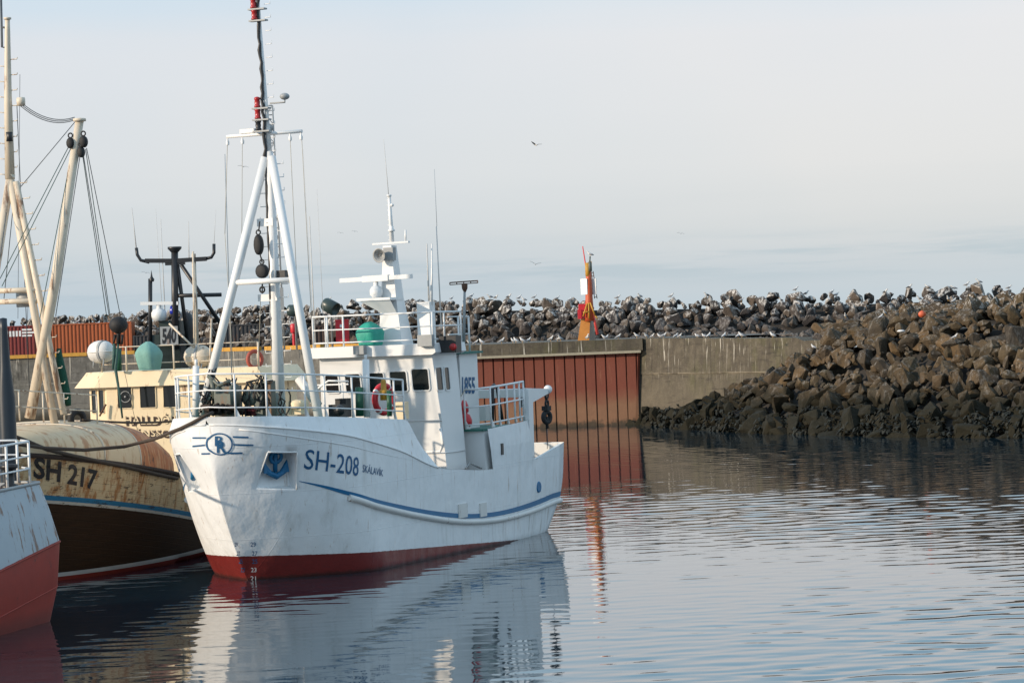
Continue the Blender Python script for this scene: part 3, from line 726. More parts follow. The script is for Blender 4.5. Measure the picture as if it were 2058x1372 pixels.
m.face([B3(12.7, 2.05, 4.32), B3(12.7, 2.2, 4.32), B3(a[0], 2.2, a[2]+.1), B3(a[0], 2.1, a[2]+.1)]); m.face([B3(12.75, 2.05, 3.75), B3(a[0], 2.1, a[2]-.02), B3(a[0], 2.2, a[2]-.02), B3(12.75, 2.2, 3.75)])
m.ball(B3(a[0], 2.15, a[2]+.08), .13); gan = m.build('stern_gantry', WM, boat)
m = MB(); x_ = a[0]-.05
zz = [WB.hit(1088, y, t=2.1)[2] for y in (795, 812, 822, 838, 852)]
for z_ in zz[:2]: m.ring(B3(x_, 2.12, z_), (0, 1, 0), .10, .035, 14, 6)
m.box(B3(x_-.13, 2.0, zz[2]-.06), B3(x_+.13, 2.2, zz[2]+.08)); m.ring(B3(x_, 2.1, zz[3]-.02), (.3, 1, 0), .16, .07, 16, 8); m.tube([B3(x_, 2.1, zz[3]), B3(x_, 2.1, zz[4]-.15)], .05, 6); m.build('hanging_block', M['rubber'], gan)
m = MB(); m.tube([B3(x_, 2.1, zz[4]), B3(x_-.05, 2.1, 2.45)], .010, 4); m.build('tackle_line', M['line'], gan)
m = MB(); p = WB.hit(998, 775, t=1.9); q_ = WB.hit(1010, 845, t=1.9); m.tube([B3(*p), B3(*q_)], .05, 8); p = WB.hit(990, 775, t=1.9); q_ = WB.hit(990, 845, t=1.9); m.tube([B3(*q_), B3(*p), B3(p[0]+.12, p[1], p[2]+.02)], .05, 8); m.build('hydraulic_arm', M['black'], boat)
m = MB(); pbox(m, 965, 1040, 782, 800, 12.7, .04); pbox(m, 966, 984, 815, 845, 12.0, .3); m.build('aft_locker', M['white_worn'], boat)
m = MB(); m.tube([B3(*WB.hit(1107, 905, t=2.05)), B3(*WB.hit(1107, 950, t=2.12)), B3(*WB.hit(1098, 975, t=2.15)), B3(*WB.hit(1098, 1000, t=2.16))], .012, 5); m.build('discharge_hose', M['line'], boat)
# roof railing
R0 = [B3(7.55, -1.85, 5.74), B3(7.55, -1.4, 5.74), B3(7.55, -.9, 5.74), B3(7.55, -.4, 5.74), B3(7.55, .2, 5.74), B3(7.55, .9, 5.74), B3(7.55, 1.4, 5.74), B3(7.55, 1.85, 5.74), B3(8.3, 1.85, 5.74), B3(9.0, 1.85, 5.74), B3(9.4, 1.85, 5.74)]
railing(boat, R0, (.12, .48, .86), [0, 1, 2, 7, 8, 10], M['white'], .022, .028, 0, 'roof_railing', .028)
R1 = [Vector((p.x, -p.y, p.z)) for p in R0[7:]]; railing(boat, R1, (.12, .48, .86), [1, 3], M['white'], .022, .028, 0, 'roof_railing', .028)
R2 = [B3(9.5, 1.4, 5.46), B3(10.2, 1.4, 5.46), B3(10.9, 1.4, 5.46)]; railing(boat, R2, (.5, 1.0), [1, 2], M['white'], .02, .03, 0, 'casing_railing')
# radar mast on the roof
def tbox(mb, c0, w0, d0, z0, c1, w1, d1, z1):
    a = [B3(c0+x*d0, y*w0, z0) for x, y in ((-1, -1), (-1, 1), (1, 1), (1, -1))]; b = [B3(c1+x*d1, y*w1, z1) for x, y in ((-1, -1), (-1, 1), (1, 1), (1, -1))]
    for i in range(4): mb.face([a[i], a[(i+1) % 4], b[(i+1) % 4], b[i]])
    mb.face(b); mb.face(a[::-1])
m = MB(); tbox(m, 9.0, .37, .36, 5.74, 8.9, .24, .25, 7.0); tbox(m, 8.9, .235, .245, 7.0, 8.85, .13, .17, 8.52)
rm = m.build('radar_mast', WM, boat)
def rp(px_, py_, s=8.7): return B3(*WB.hit(px_, py_, s=s))
m = MB(); z_ = WB.hit(765, 602, s=8.6)[2]
m.face([B3(8.3, -.75, z_), B3(8.3, .15, z_), B3(9.0, .15, z_), B3(9.0, -.75, z_)])
m.box(B3(8.2, -.78, z_-.02), B3(9.05, .26, z_+.05)); 
m.face([B3(8.25, -.70, z_-.03), B3(8.75, -.05, z_-.50), B3(8.95, -.05, z_-.50), B3(9.0, -.70, z_-.03)]); m.face([B3(8.25, .25, z_-.03), B3(8.75, .25, z_-.50), B3(8.75, -.05, z_-.50), B3(8.25, -.70, z_-.03)])
m.build('radar_platform', WM, rm)
p = rp(756, 583, 8.5); m = MB(); m.lathe(p-Vector((0, 0, .23)), (0, 0, 1), [(.001, 0), (.12, 0), (.12, .05), (.18, .10), (.19, .22), (.14, .32), (.07, .36), (.07, .46), (.001, .47)], 16); ra = m.build('radar_scanner', WM, rm)
a = rp(684, 564, 8.5); b = rp(828, 555, 8.5); m = MB(); d = (b-a)/2; m.obox((a+b)/2, d, (.05, 0, 0), (0, 0, .06)); m.obox((a+b)/2, d*.36, (.08, 0, 0), (0, 0, .085)); m.build('scanner_bar', WM, ra)
p = rp(764, 513, 8.45); m = MB(); ax_ = Vector((-.9, .1, -.1)); m.lathe(p, ax_, [(.03, -.35), (.06, -.2), (.10, -.05), (.20, .06), (.205, .07), (.17, .04), (.06, -.12), (.001, -.13)], 20); m.build('loudhailer_horn', M['grey'], rm)
m = MB(); pbox(m, 774, 792, 497, 524, 8.7, .1); m.build('horn_bracket', M['grey'], rm)
a = rp(750, 491, 8.8); b = rp(822, 486, 8.8); m = MB(); m.obox((a+b)/2, (b-a)/2, (.06, 0, 0), (0, 0, .025)); m.tube([rp(815, 486, 8.8), rp(815, 462, 8.8)], .03, 6); m.build('mast_crosstree', WM, rm)
m = MB(); m.tube([rp(788, 490, 8.85), rp(782, 392, 8.85)], [.07, .045], 8); m.lathe(rp(787, 465, 8.8), (0, 0, 1), [(.001, 0), (.09, .0), (.1, .03), (.06, .08), (.06, .14), (.001, .15)], 10); m.lathe(rp(782, 395, 8.85), (0, 0, 1), [(.001, 0), (.07, 0), (.07, .05), (.001, .05)], 10)
for k in range(9): m.tube([rp(784+k*.4, 402+k*10, 8.85), rp(777+k*.4, 403+k*10, 8.85)], .008, 4)
m.ball(rp(788, 412, 8.8), .05); m.build('mast_pole', WM, rm)
m = MB(); pbox(m, 846, 868, 606, 690, 9.3, .18); m.tube([rp(866, 612, 9.3), rp(868, 560, 9.3), rp(868, 490, 9.3)], [.06, .03, .02], 6); m.build('aerial_box', WM, boat)
m = MB(); m.tube([rp(932, 700, 10.4), rp(934, 572, 10.4)], [.05, .035], 8); ms_ = m.build('aft_mast', M['grey'], boat)
a = rp(904, 568, 10.4); b = rp(960, 564, 10.4); m = MB(); d = (b-a)/2
m.tube([a, b], .02, 6); m.tube([a+Vector((0, 0, -.06)), b+Vector((0, 0, -.06))], .015, 6)
for k in range(5): m.tube([a.lerp(b, k/4), a.lerp(b, k/4)-Vector((0, 0, .06))], .015, 5)
m.lathe(rp(934, 580, 10.4), (0, 0, 1), [(.03, -.1), (.08, .0), (.09, .12), (.001, .14)], 10); m.build('frame_aerial', M['rustiron'], ms_)
for x0, x1, y0, y1 in ((713, 733, 694, 712), (842, 870, 672, 696)):
    m = MB(); pbox(m, x0, x1, y0, y1, 7.35, .09); m.build('searchlight', M['grey'], boat)
m = MB(); pbox(m, 889, 921, 674, 709, 8.0, .18); 
dl = m.build('side_light_screen', M['black'], boat)
m = MB(); a = WB.hit(911, 697, s=7.8); m.lathe(B3(7.82, a[1], a[2]), (-1, 0, 0), [(.10, 0), (.10, .06), (.001, .07)], 12); m.build('side_light', M['redlamp'], dl)
# things lying or hanging on the white boat
def cover(fr, px_, py0, py1, wpx, s, name, mat_, label, spin=.3, scale=78.):
    top = fr.hit(px_, py0, s=s); bot = fr.hit(px_, py1, s=s); h = top[2]-bot[2]; r = wpx/2/scale; rr = random.Random(px_); q = MB(); rows = []
    for k, (rad, hh) in enumerate(((.80, 0), (.86, .12), (.94, .3), (1.0, .5), (.98, .62), (.80, .76), (.55, .88), (.34, .95), (.16, 1.0), (.001, 1.0))):
        rows.append([B3(bot[0], bot[1], bot[2])+Vector((math.cos(a)*r*rad*(1+.09*math.sin(5*a+spin+k*.4)+rr.uniform(-.03, .03)), math.sin(a)*r*rad*(1+.09*math.sin(5*a+spin+k*.4)+rr.uniform(-.03, .03)), h*hh)) for a in [2*math.pi*j/24 for j in range(24)]])
    q.grid(rows, True, True); return single(fr, q, name, mat_, label, 'cover', bot)
cover(WB, 744, 646, 698, 60, 8.1, 'covered_compass', M['teal_cover'], 'bright green tarpaulin cover on the white wheelhouse roof behind the railing')
p = WB.hit(757, 803, s=4.5); q = MB(); R_ = .44
q.ring(B3(4.92, p[1], p[2]), (.25, 1, 0), .36, .085, 28, 10)
lb, lo_ = wthing(WB, 'lifebuoy', 'red lifebuoy hanging on the bow railing of the white boat', 'lifebuoy', (4.92, p[1], p[2]-.45))
q.build('ring', M['red'], lb, lo_)
for a_ in range(4):
    q = MB(); an = a_*math.pi/2+.6; c_ = B3(4.92, p[1], p[2])+Vector((math.cos(an)*-.97*.36, math.cos(an)*.24*.36, math.sin(an)*.36)); q.ball(c_, .092, 8); q.build('reflective_band', M['white'], lb, lo_)
a = WB.hit(770, 762, s=4.6); b = WB.hit(772, 804, s=4.6); q = MB(); q.lathe(B3(*b), (0, 0, 1), [(.001, 0), (.10, 0), (.10, .16), (.12, .18), (.12, .26), (.075, .28), (.07, a[2]-b[2]-.06), (.05, a[2]-b[2]), (.001, a[2]-b[2])], 12)
single(WB, q, 'rescue_light', M['yellow'], 'yellow lifebuoy light beside the red lifebuoy on the white boat railing', 'light', b)
for px_, py_, r_, lab in ((926, 818, .27, 'upper red ball fender beside the white boat casing'), (934, 845, .25, 'lower red ball fender behind the white boat aft railing')):
    p = WB.hit(px_, py_, s=9.9); q = MB(); q.lathe(B3(*p)-Vector((0, 0, r_*1.15)), (.1, .2, 1), [(.001, 0), (r_*.5, .08), (r_*.9, r_*.55), (r_, r_*1.1), (r_*.85, r_*1.7), (r_*.4, r_*2.1), (.07, r_*2.25), (.07, r_*2.45), (.001, r_*2.5)], 18)
    single(WB, q, 'ball_fender', M['red'], lab, 'fender', (p[0], p[1], p[2]-r_*1.1), 'red fenders on the white boat')
q = MB(); pbox(q, 897, 912, 838, 858, 9.2, .15); pbox(q, 912, 920, 832, 858, 9.5, .1); q.tube([B3(*WB.hit(900, 850, s=9.3)), B3(*WB.hit(930, 858, s=9.3))], .05, 6); q.build('mooring_bitts', M['black'], boat)
q = MB(); q.tube(sag(B3(*WB.hit(892, 790, s=8.6)), B3(*WB.hit(935, 782, s=9.65)), .25), .014, 5); q.build('guard_rope', M['palerope'], boat)
# ================================================================== the old cream boat behind
OB = Frame((-13.3, 72.3), math.radians(15))
def ozg(s): return 3.30-.145*s if s < 7 else 2.285-.03*(s-7)
def ob_s0(z): return .7-2.0*(max(0, min(4, z))/3.5)**.9
def ob(s, z):
    s0 = ob_s0(z); v = (s-s0)/6.5
    if v <= 0: return 0.0
    v = min(1, v); bm_ = 2.38+.12*max(z, 0)
    r = bm_*(1-(1-v)**2)**(.75-.06*max(z, 0))
    if z < 0: r *= .85
    if s > 12: r *= 1-.3*((s-12)/7)**2
    return r
obt = boat_thing('fishing_boat', 'old wooden fishing boat SH 217 with cream wheelhouse and rusty foredeck shelter', OB)
zrel = lambda px, py: (lambda h: h[2]+.145*h[0])(OB.hull(px, py, ob))
zs1, zs0, zw0 = zrel(200, 1003), zrel(200, 1013), zrel(200, 1019)
def hull_old():
    n = NT('old_wooden_hull'); X = n.xyz()
    r = n.math('MULTIPLY_ADD', X[0], .145, X[2]); r = n.math('MULTIPLY_ADD', n.noise(4, 3), .02, n.math('SUBTRACT', r, .01))
    peel = n.step(n.noise(3.4, 7, .78, sc3=(.8, .8, 3.0)), .56, .60)
    cr = n.mix(n.noise(2, 5, .6), (.66, .51, .31), (.52, .38, .21))
    cr = n.mix(n.math('MULTIPLY', n.step(n.noise(2.6, 6, .7, sc3=(2, 2, .22)), .46, .64), .85), cr, (.33, .12, .03))
    cr = n.mix(n.math('MULTIPLY', peel, .85), cr, (.075, .05, .035))
    bl = n.mix(peel, (.03, .16, .28), (.04, .05, .06))
    wt = n.mix(peel, (.45, .42, .36), (.12, .09, .06))
    br = n.mix(n.noise(3, 6, .7, sc3=(.6, .6, 4)), (.055, .025, .010), (.016, .010, .006))
    line = n.step(n.noise(5, 5, .7, sc3=(.4, .4, 3)), .62, .72); br = n.mix(n.math('MULTIPLY', line, .5), br, (.075, .04, .015))
    c = n.mix(n.step(r, zw0-.006, zw0+.006), br, wt); c = n.mix(n.step(r, zs0-.006, zs0+.006), c, bl); c = n.mix(n.step(r, zs1-.006, zs1+.006), c, cr)
    lowz = n.math('MULTIPLY_ADD', X[0], -.008, X[2])
    c = n.mix(n.step(lowz, .21, .20), c, (.50, .50, .48)); c = n.mix(n.step(lowz, .10, .09), c, (.22, .03, .02))
    pl = n.math('FRACT', n.math('MULTIPLY', r, 6.2)); seam = n.step(n.math('ABSOLUTE', n.math('SUBTRACT', pl, .5)), .44, .49)
    return n.done(c, .75, spec=.2, bump=n.bump(n.math('MULTIPLY_ADD', seam, -1, n.math('MULTIPLY', n.noise(12, 4), .5)), .55, .02))
HO = hull_old()
m = MB()
us = [0]+[((i+1)/44)**1.5 for i in range(44)]
for sg in (1, -1):
    rows = []
    for u in us:
        r = []
        for j in range(17):
            f = j/16; s = -1.3+u*19.5; z = -.8+(ozg(s)+.8)*f; s = ob_s0(z)+u*(18.2-ob_s0(z)); z = -.8+(ozg(s)+.8)*f; s = ob_s0(z)+u*(18.2-ob_s0(z)); r.append(B3(s, sg*ob(s, z), z))
        rows.append(r)
    m.grid(rows)
m.build('hull', HO, obt)
m = MB()
for sg in (1, -1): m.tube([B3(s, sg*(ob(s, ozg(s))), ozg(s)) for s in [-1.2+19*(i/40)**1.3 for i in range(41)]], .07, 6)
m.build('gunwale', M['brownnet'], obt)
m = MB(); m.grid([[B3(s, k*ob(s, ozg(s))*.97, ozg(s)-.25) for k in (-1, 1)] for s in [-1+i for i in range(20)]], False); m.build('main_deck', M['machine'], obt)
def rustshell():
    n = NT('rusty_shelter_plate'); X = n.xyz()
    c = n.mix(n.noise(1.5, 5), (.66, .52, .34), (.56, .42, .26))
    far = n.step(n.math('MULTIPLY_ADD', n.noise(2, 4), .5, X[0]), 3.7, 3.95)
    st_ = n.step(n.noise(2.4, 6, .7, sc3=(1.7, .5, .5)), .50, .64)
    c = n.mix(n.math('MULTIPLY', st_, .75), c, (.36, .15, .055))
    oc = n.mix(n.noise(3, 6, .7, sc3=(2, 1, .6)), (.50, .165, .045), (.33, .10, .032)); oc = n.mix(n.step(n.noise(2.2, 7, .75, sc3=(2.4, 1.2, .8)), .55, .62), oc, (.04, .018, .015)); oc = n.mix(n.math('MULTIPLY', n.step(n.noise(3.0, 6, .7, sc3=(3, .6, .4)), .5, .62), .6), oc, (.58, .33, .16))
    return n.done(n.mix(far, c, oc), .6, n.bump(n.noise(6, 4), .25, .02))
m = MB()
secs = [-1.15, -.7, -.2, .4, 1.1, 1.9, 2.7, 3.4, 4.0, 4.6, 5.1, 5.55]
def dome(s, q):
    e = ob(s, ozg(s))*.99; ht = interp(s, [-1.2, 0, 1.5, 4.0, 4.9, 5.6], [.35, .72, .98, 1.34, 1.26, .98]); a = math.pi*q
    c_, s_ = math.cos(a), math.sin(a)
    return B3(s, e*math.copysign(abs(c_)**.62, c_), ozg(s)+ht*abs(s_)**.62)
m.grid([[dome(s, j/24) for j in range(25)] for s in secs]); m.face([dome(secs[-1], j/24) for j in range(25)])
shelter = m.build('foredeck_shelter', rustshell(), obt)
m = MB()
for s in (1.9, 3.55): m.tube([dome(s, j/40)+Vector((0, 0, .0)) for j in range(41)], .025, 6)
m.build('plate_seam', M['cream_pole'], shelter)
hull_text(OB, ob, 'SH 217', [(68, 917), (196, 945), (66, 961), (191, 985)], 'registration_number', M['black'], obt, .03)
# wheelhouse
WS = 11.0
def op(px_, py_, s=WS): return B3(*OB.hit(px_, py_, s=s))
CM = M['cream']
xl = OB.hit(205, 800, s=WS)[1]; xr = OB.hit(529, 780, s=WS)[1]
zt_, zv, zb_ = 5.25, 4.80, 1.6
plan = [(13.6, xl-.75), (11.6, xl-.65), (WS, xl+.15), (WS, xr-.2), (11.6, xr+.1), (13.6, xr+.1)]
m = MB(); m.grid([[B3(s, t, z) for s, t in plan] for z in (zb_, 4.9)], False); owh = m.build('wheelhouse', CM, obt)
m = MB()
def offp(k): cx, ct = 12.3, (xl+xr)/2; return [(cx+(s-cx)*(1+k*.8), ct+(t-ct)*(1+k)) for s, t in plan]
lo_ = offp(.14); hi = offp(.02)
m.grid([[B3(s, t, z) for s, t in p_] for p_, z in ((lo_, zv), (hi, zt_))], False); m.face([B3(s, t, zt_) for s, t in hi]); m.face([B3(s, t, zv) for s, t in lo_])
m.build('wheelhouse_visor', CM, owh)
fo = lambda u, v, o: B3(WS-o, u, v)
for x0, y0, x1, y1 in ((238, 777, 264, 820), (283, 775, 312, 819), (330, 774, 358, 818), (398, 772, 424, 815), (440, 770, 470, 812)):
    a = OB.hit(x0, y1, s=WS); b = OB.hit(x1, y0, s=WS); wv = window(owh, fo, a[1], a[2], b[1], b[2], CM, .02, .02)
    if x0 == 238:
        q = MB(); q.ring(op(252, 797, WS-.06), (1, 0, 0), .16, .012, 20, 6); q.lathe(op(252, 797, WS-.04), (-1, 0, 0), [(.03, 0), (.03, .03), (.001, .03)], 8); q.build('clear_view_screen', M['grey'], wv)
(sa, ta), (sb2, tb) = plan[1], plan[2]
def fs(u, v, o): 
    k = u; d = Vector((tb-ta, -(sb2-sa))).normalized()
    return B3(sa+(sb2-sa)*k-d.x*o*1.0, ta+(tb-ta)*k+d.y*o*-1.0, v)
for u0, u1 in ((.16, .42), (.58, .86)): window(owh, fs, u0, 4.05, u1, 4.72, CM, .02, .015)
for body, px4 in (('HALLDÓR', [(250, 830), (356, 829), (251, 853), (357, 852)]), ('JÓNSSON', [(257, 859), (360, 858), (258, 882), (361, 881)])):
    c = [OB.hit(*p, s=WS) for p in px4]
    def ff(x, y, o=.02, dx=0, dz=0, c=c): q = bil(c, x, y); return B3(WS-o, q[1]+dx, q[2]+dz)
    sh = decal(text_bm(body, .06, 3), lambda x, y, ff=ff: ff(x, y, .012, .055, -.05), 'name_letter_shadow', M['lettershadow'], owh)  # dark offset copy paints the shadow of the raised letters
    decal(text_bm(body, .0, 3), lambda x, y, ff=ff: ff(x, y, .024), 'letter_face', CM, sh)
m = MB(); m.tube([op(213, 812, WS-.1), op(200, 836, WS-.2)], .03, 6); m.build('handrail_stay', M['rustiron'], owh)
# roof gear
m = MB()
rp_ = [op(x, y, WS+.3) for x, y in ((205, 748), (255, 746), (300, 744), (350, 742), (400, 740), (460, 738), (520, 737))]
rp_ = [Vector((p.x, p.y, zt_)) for p in rp_]
railing(obt, rp_, (.22, .72), [0, 1, 3, 4, 6], M['cream_pole'], .018, .03, 0, 'roof_railing')
def canister(cx, cy, w_, h_, s, name, label):
    c_ = OB.hit(cx, cy, s=s); r = h_/2/68; L_ = w_/2/68; q = MB()
    ax = Vector((-.30, -.95, .02)).normalized()
    q.lathe(B3(*c_), ax, [(r*max(.001, 1-abs(k/10)**2.6)**.5, L_*k/10) for k in range(-10, 11)], 20)
    hz_ = ax.cross(Vector((0, 0, 1))).normalized(); q.tube([B3(*c_)+ax*math.cos(a_*math.pi/16)*L_*1.01+hz_*math.sin(a_*math.pi/16)*r*1.0 for a_ in range(33)], .022, 6)
    b = (c_[0], c_[1], c_[2]-r-.12)
    o, bo = wthing(OB, name, label, 'life raft', b, 'life raft canisters on the old boat')
    q.build('shell', M['white_worn'] if cx < 300 else M['cream_pole'], o, bo)
    q = MB()
    for d in (-.45, .45):
        pc = B3(*c_)+ax*L_*d; q.tube([pc+Vector((0, 0, -r-.12))+ax.cross(Vector((0, 0, 1)))*.0+Vector((-.25, 0, 0)), pc+Vector((-.2, 0, -r*.7)), pc+Vector((.2, 0, -r*.7)), pc+Vector((.25, 0, -r-.12))], .025, 6)
    q.build('cradle', M['grey'], o, bo)
    q = MB(); q.lathe(B3(*c_)+ax*L_*.3, ax, [(r*1.015, -.04), (r*1.02, .04)], 20); q.build('strap', M['grey'], o, bo)
canister(203, 707, 58, 46, 11.3, 'life_raft', 'white life raft canister at the left end of the cream wheelhouse roof')
canister(398, 716, 62, 46, 11.6, 'life_raft', 'white life raft canister on the cream wheelhouse roof next to the white mast leg')
cover(OB, 300, 686, 743, 52, 11.2, 'covered_searchlight', M['pale_cover'], 'pale green tarpaulin cover on the cream wheelhouse roof', 1.2, 68.)
q = MB(); p = OB.hit(512, 722, s=11.4); q.ring(B3(*p), (.6, .8, 0), .24, .06, 20, 8); single(OB, q, 'lifebuoy', simple('faded_lifebuoy', (.36, .07, .045), .6, .3, 6), 'orange lifebuoy on the cream wheelhouse roof railing seen through the mast legs', 'lifebuoy', (p[0], p[1], p[2]-.3))
for x0, y0, x1, y1 in ((388, 505, 391, 735), (340, 650, 412, 720), (420, 770, 425, 640)):
    m = MB(); m.tube([op(x0, y0, 11.4), op(x1, y1, 11.4)], .03, 6); m.build('roof_pole', M['cream_pole'], obt)
for a, b in (((268, 700), (300, 650)), ((396, 560), (398, 735))):
    pass
# mast, boom and rigging of the old boat
PM = M['cream_pole']
def mp2(px_, py_, s=2.0): return B3(*OB.hit(px_, py_, s=s))
m = MB(); m.tube([mp2(20, 360), mp2(16, 190), mp2(15, 60), mp2(15, 36)], [.13, .10, .07, .06], 12); m.lathe(mp2(15, 38), (0, 0, 1), [(.001, -.02), (.1, -.02), (.1, .03), (.001, .04)], 10); om = m.build('mast', PM, obt)
for a, b, r_ in (((22, 350), (-60, 862), .115), ((20, 355), (112, 864), .105), ((32, 365), (128, 832), .085)):
    m = MB(); m.tube([mp2(*a), mp2(*b)], r_, 10); m.build('mast_leg', PM, om)
for y, r_ in ((582, .07), (604, .07)):
    m = MB(); m.tube([mp2(-18, y+3), mp2(75, y)], r_, 8); m.build('mast_crossbar', PM, om)
m = MB()
for i in range(24):
    y = 120+i*31; xb = 20 if y < 350 else 36+(y-350)*.19
    sgn = 1
    m.tube([mp2(xb, y), mp2(xb+14, y-1), mp2(xb+15, y-5)], .014, 5)
    if i < 8: m.tube([mp2(12, y+14), mp2(-2, y+13)], .014, 5)
m.build('mast_step', PM, om)
m = MB(); m.tube([mp2(60, 840), mp2(112, 560), mp2(160, 242)], [.14, .13, .11], 12); m.lathe(mp2(160, 244), (0, 0, 1), [(.001, 0), (.17, 0), (.17, .07), (.001, .09)], 10); boom = m.build('boom', PM, obt)
for px_, py_, w_, h_ in ((142, 288, .10, .14), (168, 285, .10, .15), (163, 306, .09, .14)): 
    q = pulley(px_, py_, 1.9, w_, h_, 'boom_block', boom, OB)
q = MB(); q.lathe(mp2(35, 205)-Vector((0, .1, 0)), (.3, -1, 0), [(.001, -.1), (.11, -.1), (.12, 0), (.11, .1), (.001, .1)], 12); q.build('mast_head_block', PM, om)
q = MB(); q.lathe(mp2(19, 275, 1.8), (0, 0, 1), [(.001, -.12), (.09, -.12), (.07, 0), (.09, .12), (.001, .12)], 10); q.build('mast_lantern', M['black'], om)
q = MB(); q.tube([mp2(2, 0), mp2(4, 95), mp2(18, 97)], .035, 6); q.tube([mp2(3, 55), mp2(18, 57)], .03, 6); q.build('aerial_bracket', M['line'], om)
q = MB(); q.lathe(mp2(52, 590, 2.4)-Vector((0, 0, .35)), (0, 0, 1), [(.25, .0), (.26, .02), (.26, .4), (.22, .46), (.001, .48)], 14); q.build('mast_lamp', M['grey'], om)
def wire(a, b, sa_, sb_, d=0, r_=.012, mt='line'):
    q = MB(); q.tube(sag(mp2(*a, sa_), mp2(*b, sb_), d, 10 if d else 1), r_, 5); q.build('rigging_wire', M[mt], om)
for dy in (0, 4, 8): wire((40, 204+dy), (150, 236+dy*.7), 2, 2, .22)
for a, b, sa_, sb_, mt in (((34, 212), (60, 800), 2, 5, 'line'), ((150, 246), (42, 375), 2, 2.2, 'line'), ((138, 295), (0, 560), 2, 1.0, 'greenline'), ((143, 297), (4, 575), 2, 1.0, 'greenline'), ((146, 298), (80, 640), 2, 1.5, 'greenline'), ((158, 312), (102, 640), 2, 3, 'line'), ((161, 312), (112, 635), 2, 3, 'line'), ((166, 312), (215, 640), 2, 9, 'greenline'), ((172, 300), (222, 640), 2, 9.5, 'greenline'), ((174, 298), (243, 640), 2, 10, 'line'), ((30, 380), (8, 600), 2, 2.5, 'line'), ((14, 420), (0, 520), 2, 1, 'line'), ((168, 314), (220, 640), 2, 9, 'line')):
    wire(a, b, sa_, sb_, 0, .011, mt)
for a, b in (((40, 150), (36, 640)), ((60, 540), (52, 700)), ((240, 700), (285, 905))): wire(a, b, 3, 10, 0, .007)
q = MB(); q.tube([mp2(118, 700, 2.3), mp2(122, 745, 2.3), mp2(133, 795, 2.3), mp2(138, 815, 2.3)], [.06, .14, .13, .07], 10); single(OB, q, 'furled_net', M['net'], 'green net rolled up against the mast leg of the old cream boat', 'net', OB.hit(138, 815, s=2.3))
p = OB.hit(238, 653, s=10); q = MB(); q.ball(B3(*p), (.27, .25), 16); 
q.tube([B3(*p), mp2(238, 690, 10)], .06, 6); q.tube([mp2(232, 672, 10), mp2(228, 692, 10), mp2(245, 690, 10), mp2(246, 672, 10)], .045, 6); q.build('power_block', M['rubber'], boom)
q = MB(); q.tube([mp2(238, 690, 10), mp2(232, 740, 10), mp2(240, 790, 10), mp2(246, 840, 10)], [.03, .05, .035, .03], 6); q.tube([mp2(230, 690, 10), mp2(228, 742, 10)], .05, 6); q.build('hanging_tackle', M['greenline'], boom)
q = MB(); q.tube([mp2(238, 700, 10.8), mp2(239, 745, 10.8)], .09, 10); q.build('roof_bottle', M['green'], obt)
# shelter-top railing, tyre, fittings
q_ = [dome(-.6, .28), dome(.4, .3), dome(1.4, .3), dome(2.4, .3), dome(3.2, .3)]
rl = [mp2(x, y, s) for x, y, s in ((-10, 842, .3), (40, 845, .8), (88, 848, 1.4), (130, 850, 2.0), (196, 853, 3.2))]
railing(obt, rl, (.36, .78), [1, 2, 3, 4], PM, .018, .024, 0, 'shelter_railing')
q = MB(); p = OB.hit(155, 842, s=3.2); q.ring(B3(*p), (.5, .8, 0), .20, .09, 20, 8); single(OB, q, 'tyre', M['rubber'], 'black tyre standing on the rusty shelter of the old cream boat', 'tyre', (p[0], p[1], p[2]-.28))
q = MB(); pbox(q, 158, 178, 850, 862, 3.6, .12, 0, OB); pbox(q, 166, 180, 843, 852, 3.5, .06, 0, OB); q.build('fairlead_box', M['black'], obt)
q = MB(); q.tube([mp2(300, 893, 8), mp2(298, 905, 8), mp2(300, 928, 8)], .03, 6); q.ring(mp2(298, 900, 8), (1, 0, 0), .05, .02, 10, 6); q.build('shackle', M['rustiron'], obt)

# ================================================================== near boat at the left edge
NB = Frame((-10.5, 63.3), math.radians(14))      # s runs away from the camera here
nbt = boat_thing('fishing_boat', 'grey and red steel boat with rust streaks and white railing at the left edge', NB)
def nearhull():
    n = NT('near_hull_paint'); X = n.xyz()
    line = n.math('MULTIPLY_ADD', X[0], -.11, X[2])
    g = n.mix(n.noise(2, 5), (.36, .41, .45), (.46, .50, .52))
    st_ = n.step(n.noise(4.2, 5, .7, sc3=(1.5, 1.5, .10)), .55, .63); top = n.step(X[2], 1.5, 2.0)
    g = n.mix(n.math('MULTIPLY', st_, .8), g, (.20, .085, .03))
    g = n.mix(n.step(n.noise(7, 5, .7, sc3=(.4, .4, .35)), .69, .72), g, (.03, .02, .02))
    r = n.mix(n.noise(2.5, 6, .7, sc3=(1, 1, 1.5)), (.36, .034, .017), (.22, .025, .014)); r = n.mix(n.math('MULTIPLY', n.step(n.noise(3, 6, .75, sc3=(1, 1, .7)), .60, .68), .8), r, (.05, .025, .02))
    r = n.mix(n.math('MULTIPLY', n.step(X[2], .45, .05), .6), r, (.10, .025, .018))
    n.b.inputs['Specular IOR Level'].default_value = .25
    return n.done(n.mix(n.step(n.math('MULTIPLY_ADD', n.noise(5, 4), .03, line), 1.81, 1.83), r, g), .65, n.bump(n.noise(3, 4), .2, .03))
NH = nearhull()
ss = [-9+i*.45 for i in range(19)]+[-.6, -.35, -.25, -.15, -.07, 0]
def nprof(s):
    k = max(0, (s+.3)/.3); d = -.8*k*k; e = min(0, s)
    top = 3.10+.02*e
    return [( .0+d, -.8), (.06+d, 0), (.24+d, .80+.11*e), (.31+d, 1.79+.11*e), (.14+d, 2.5), (-.02+d, top)]
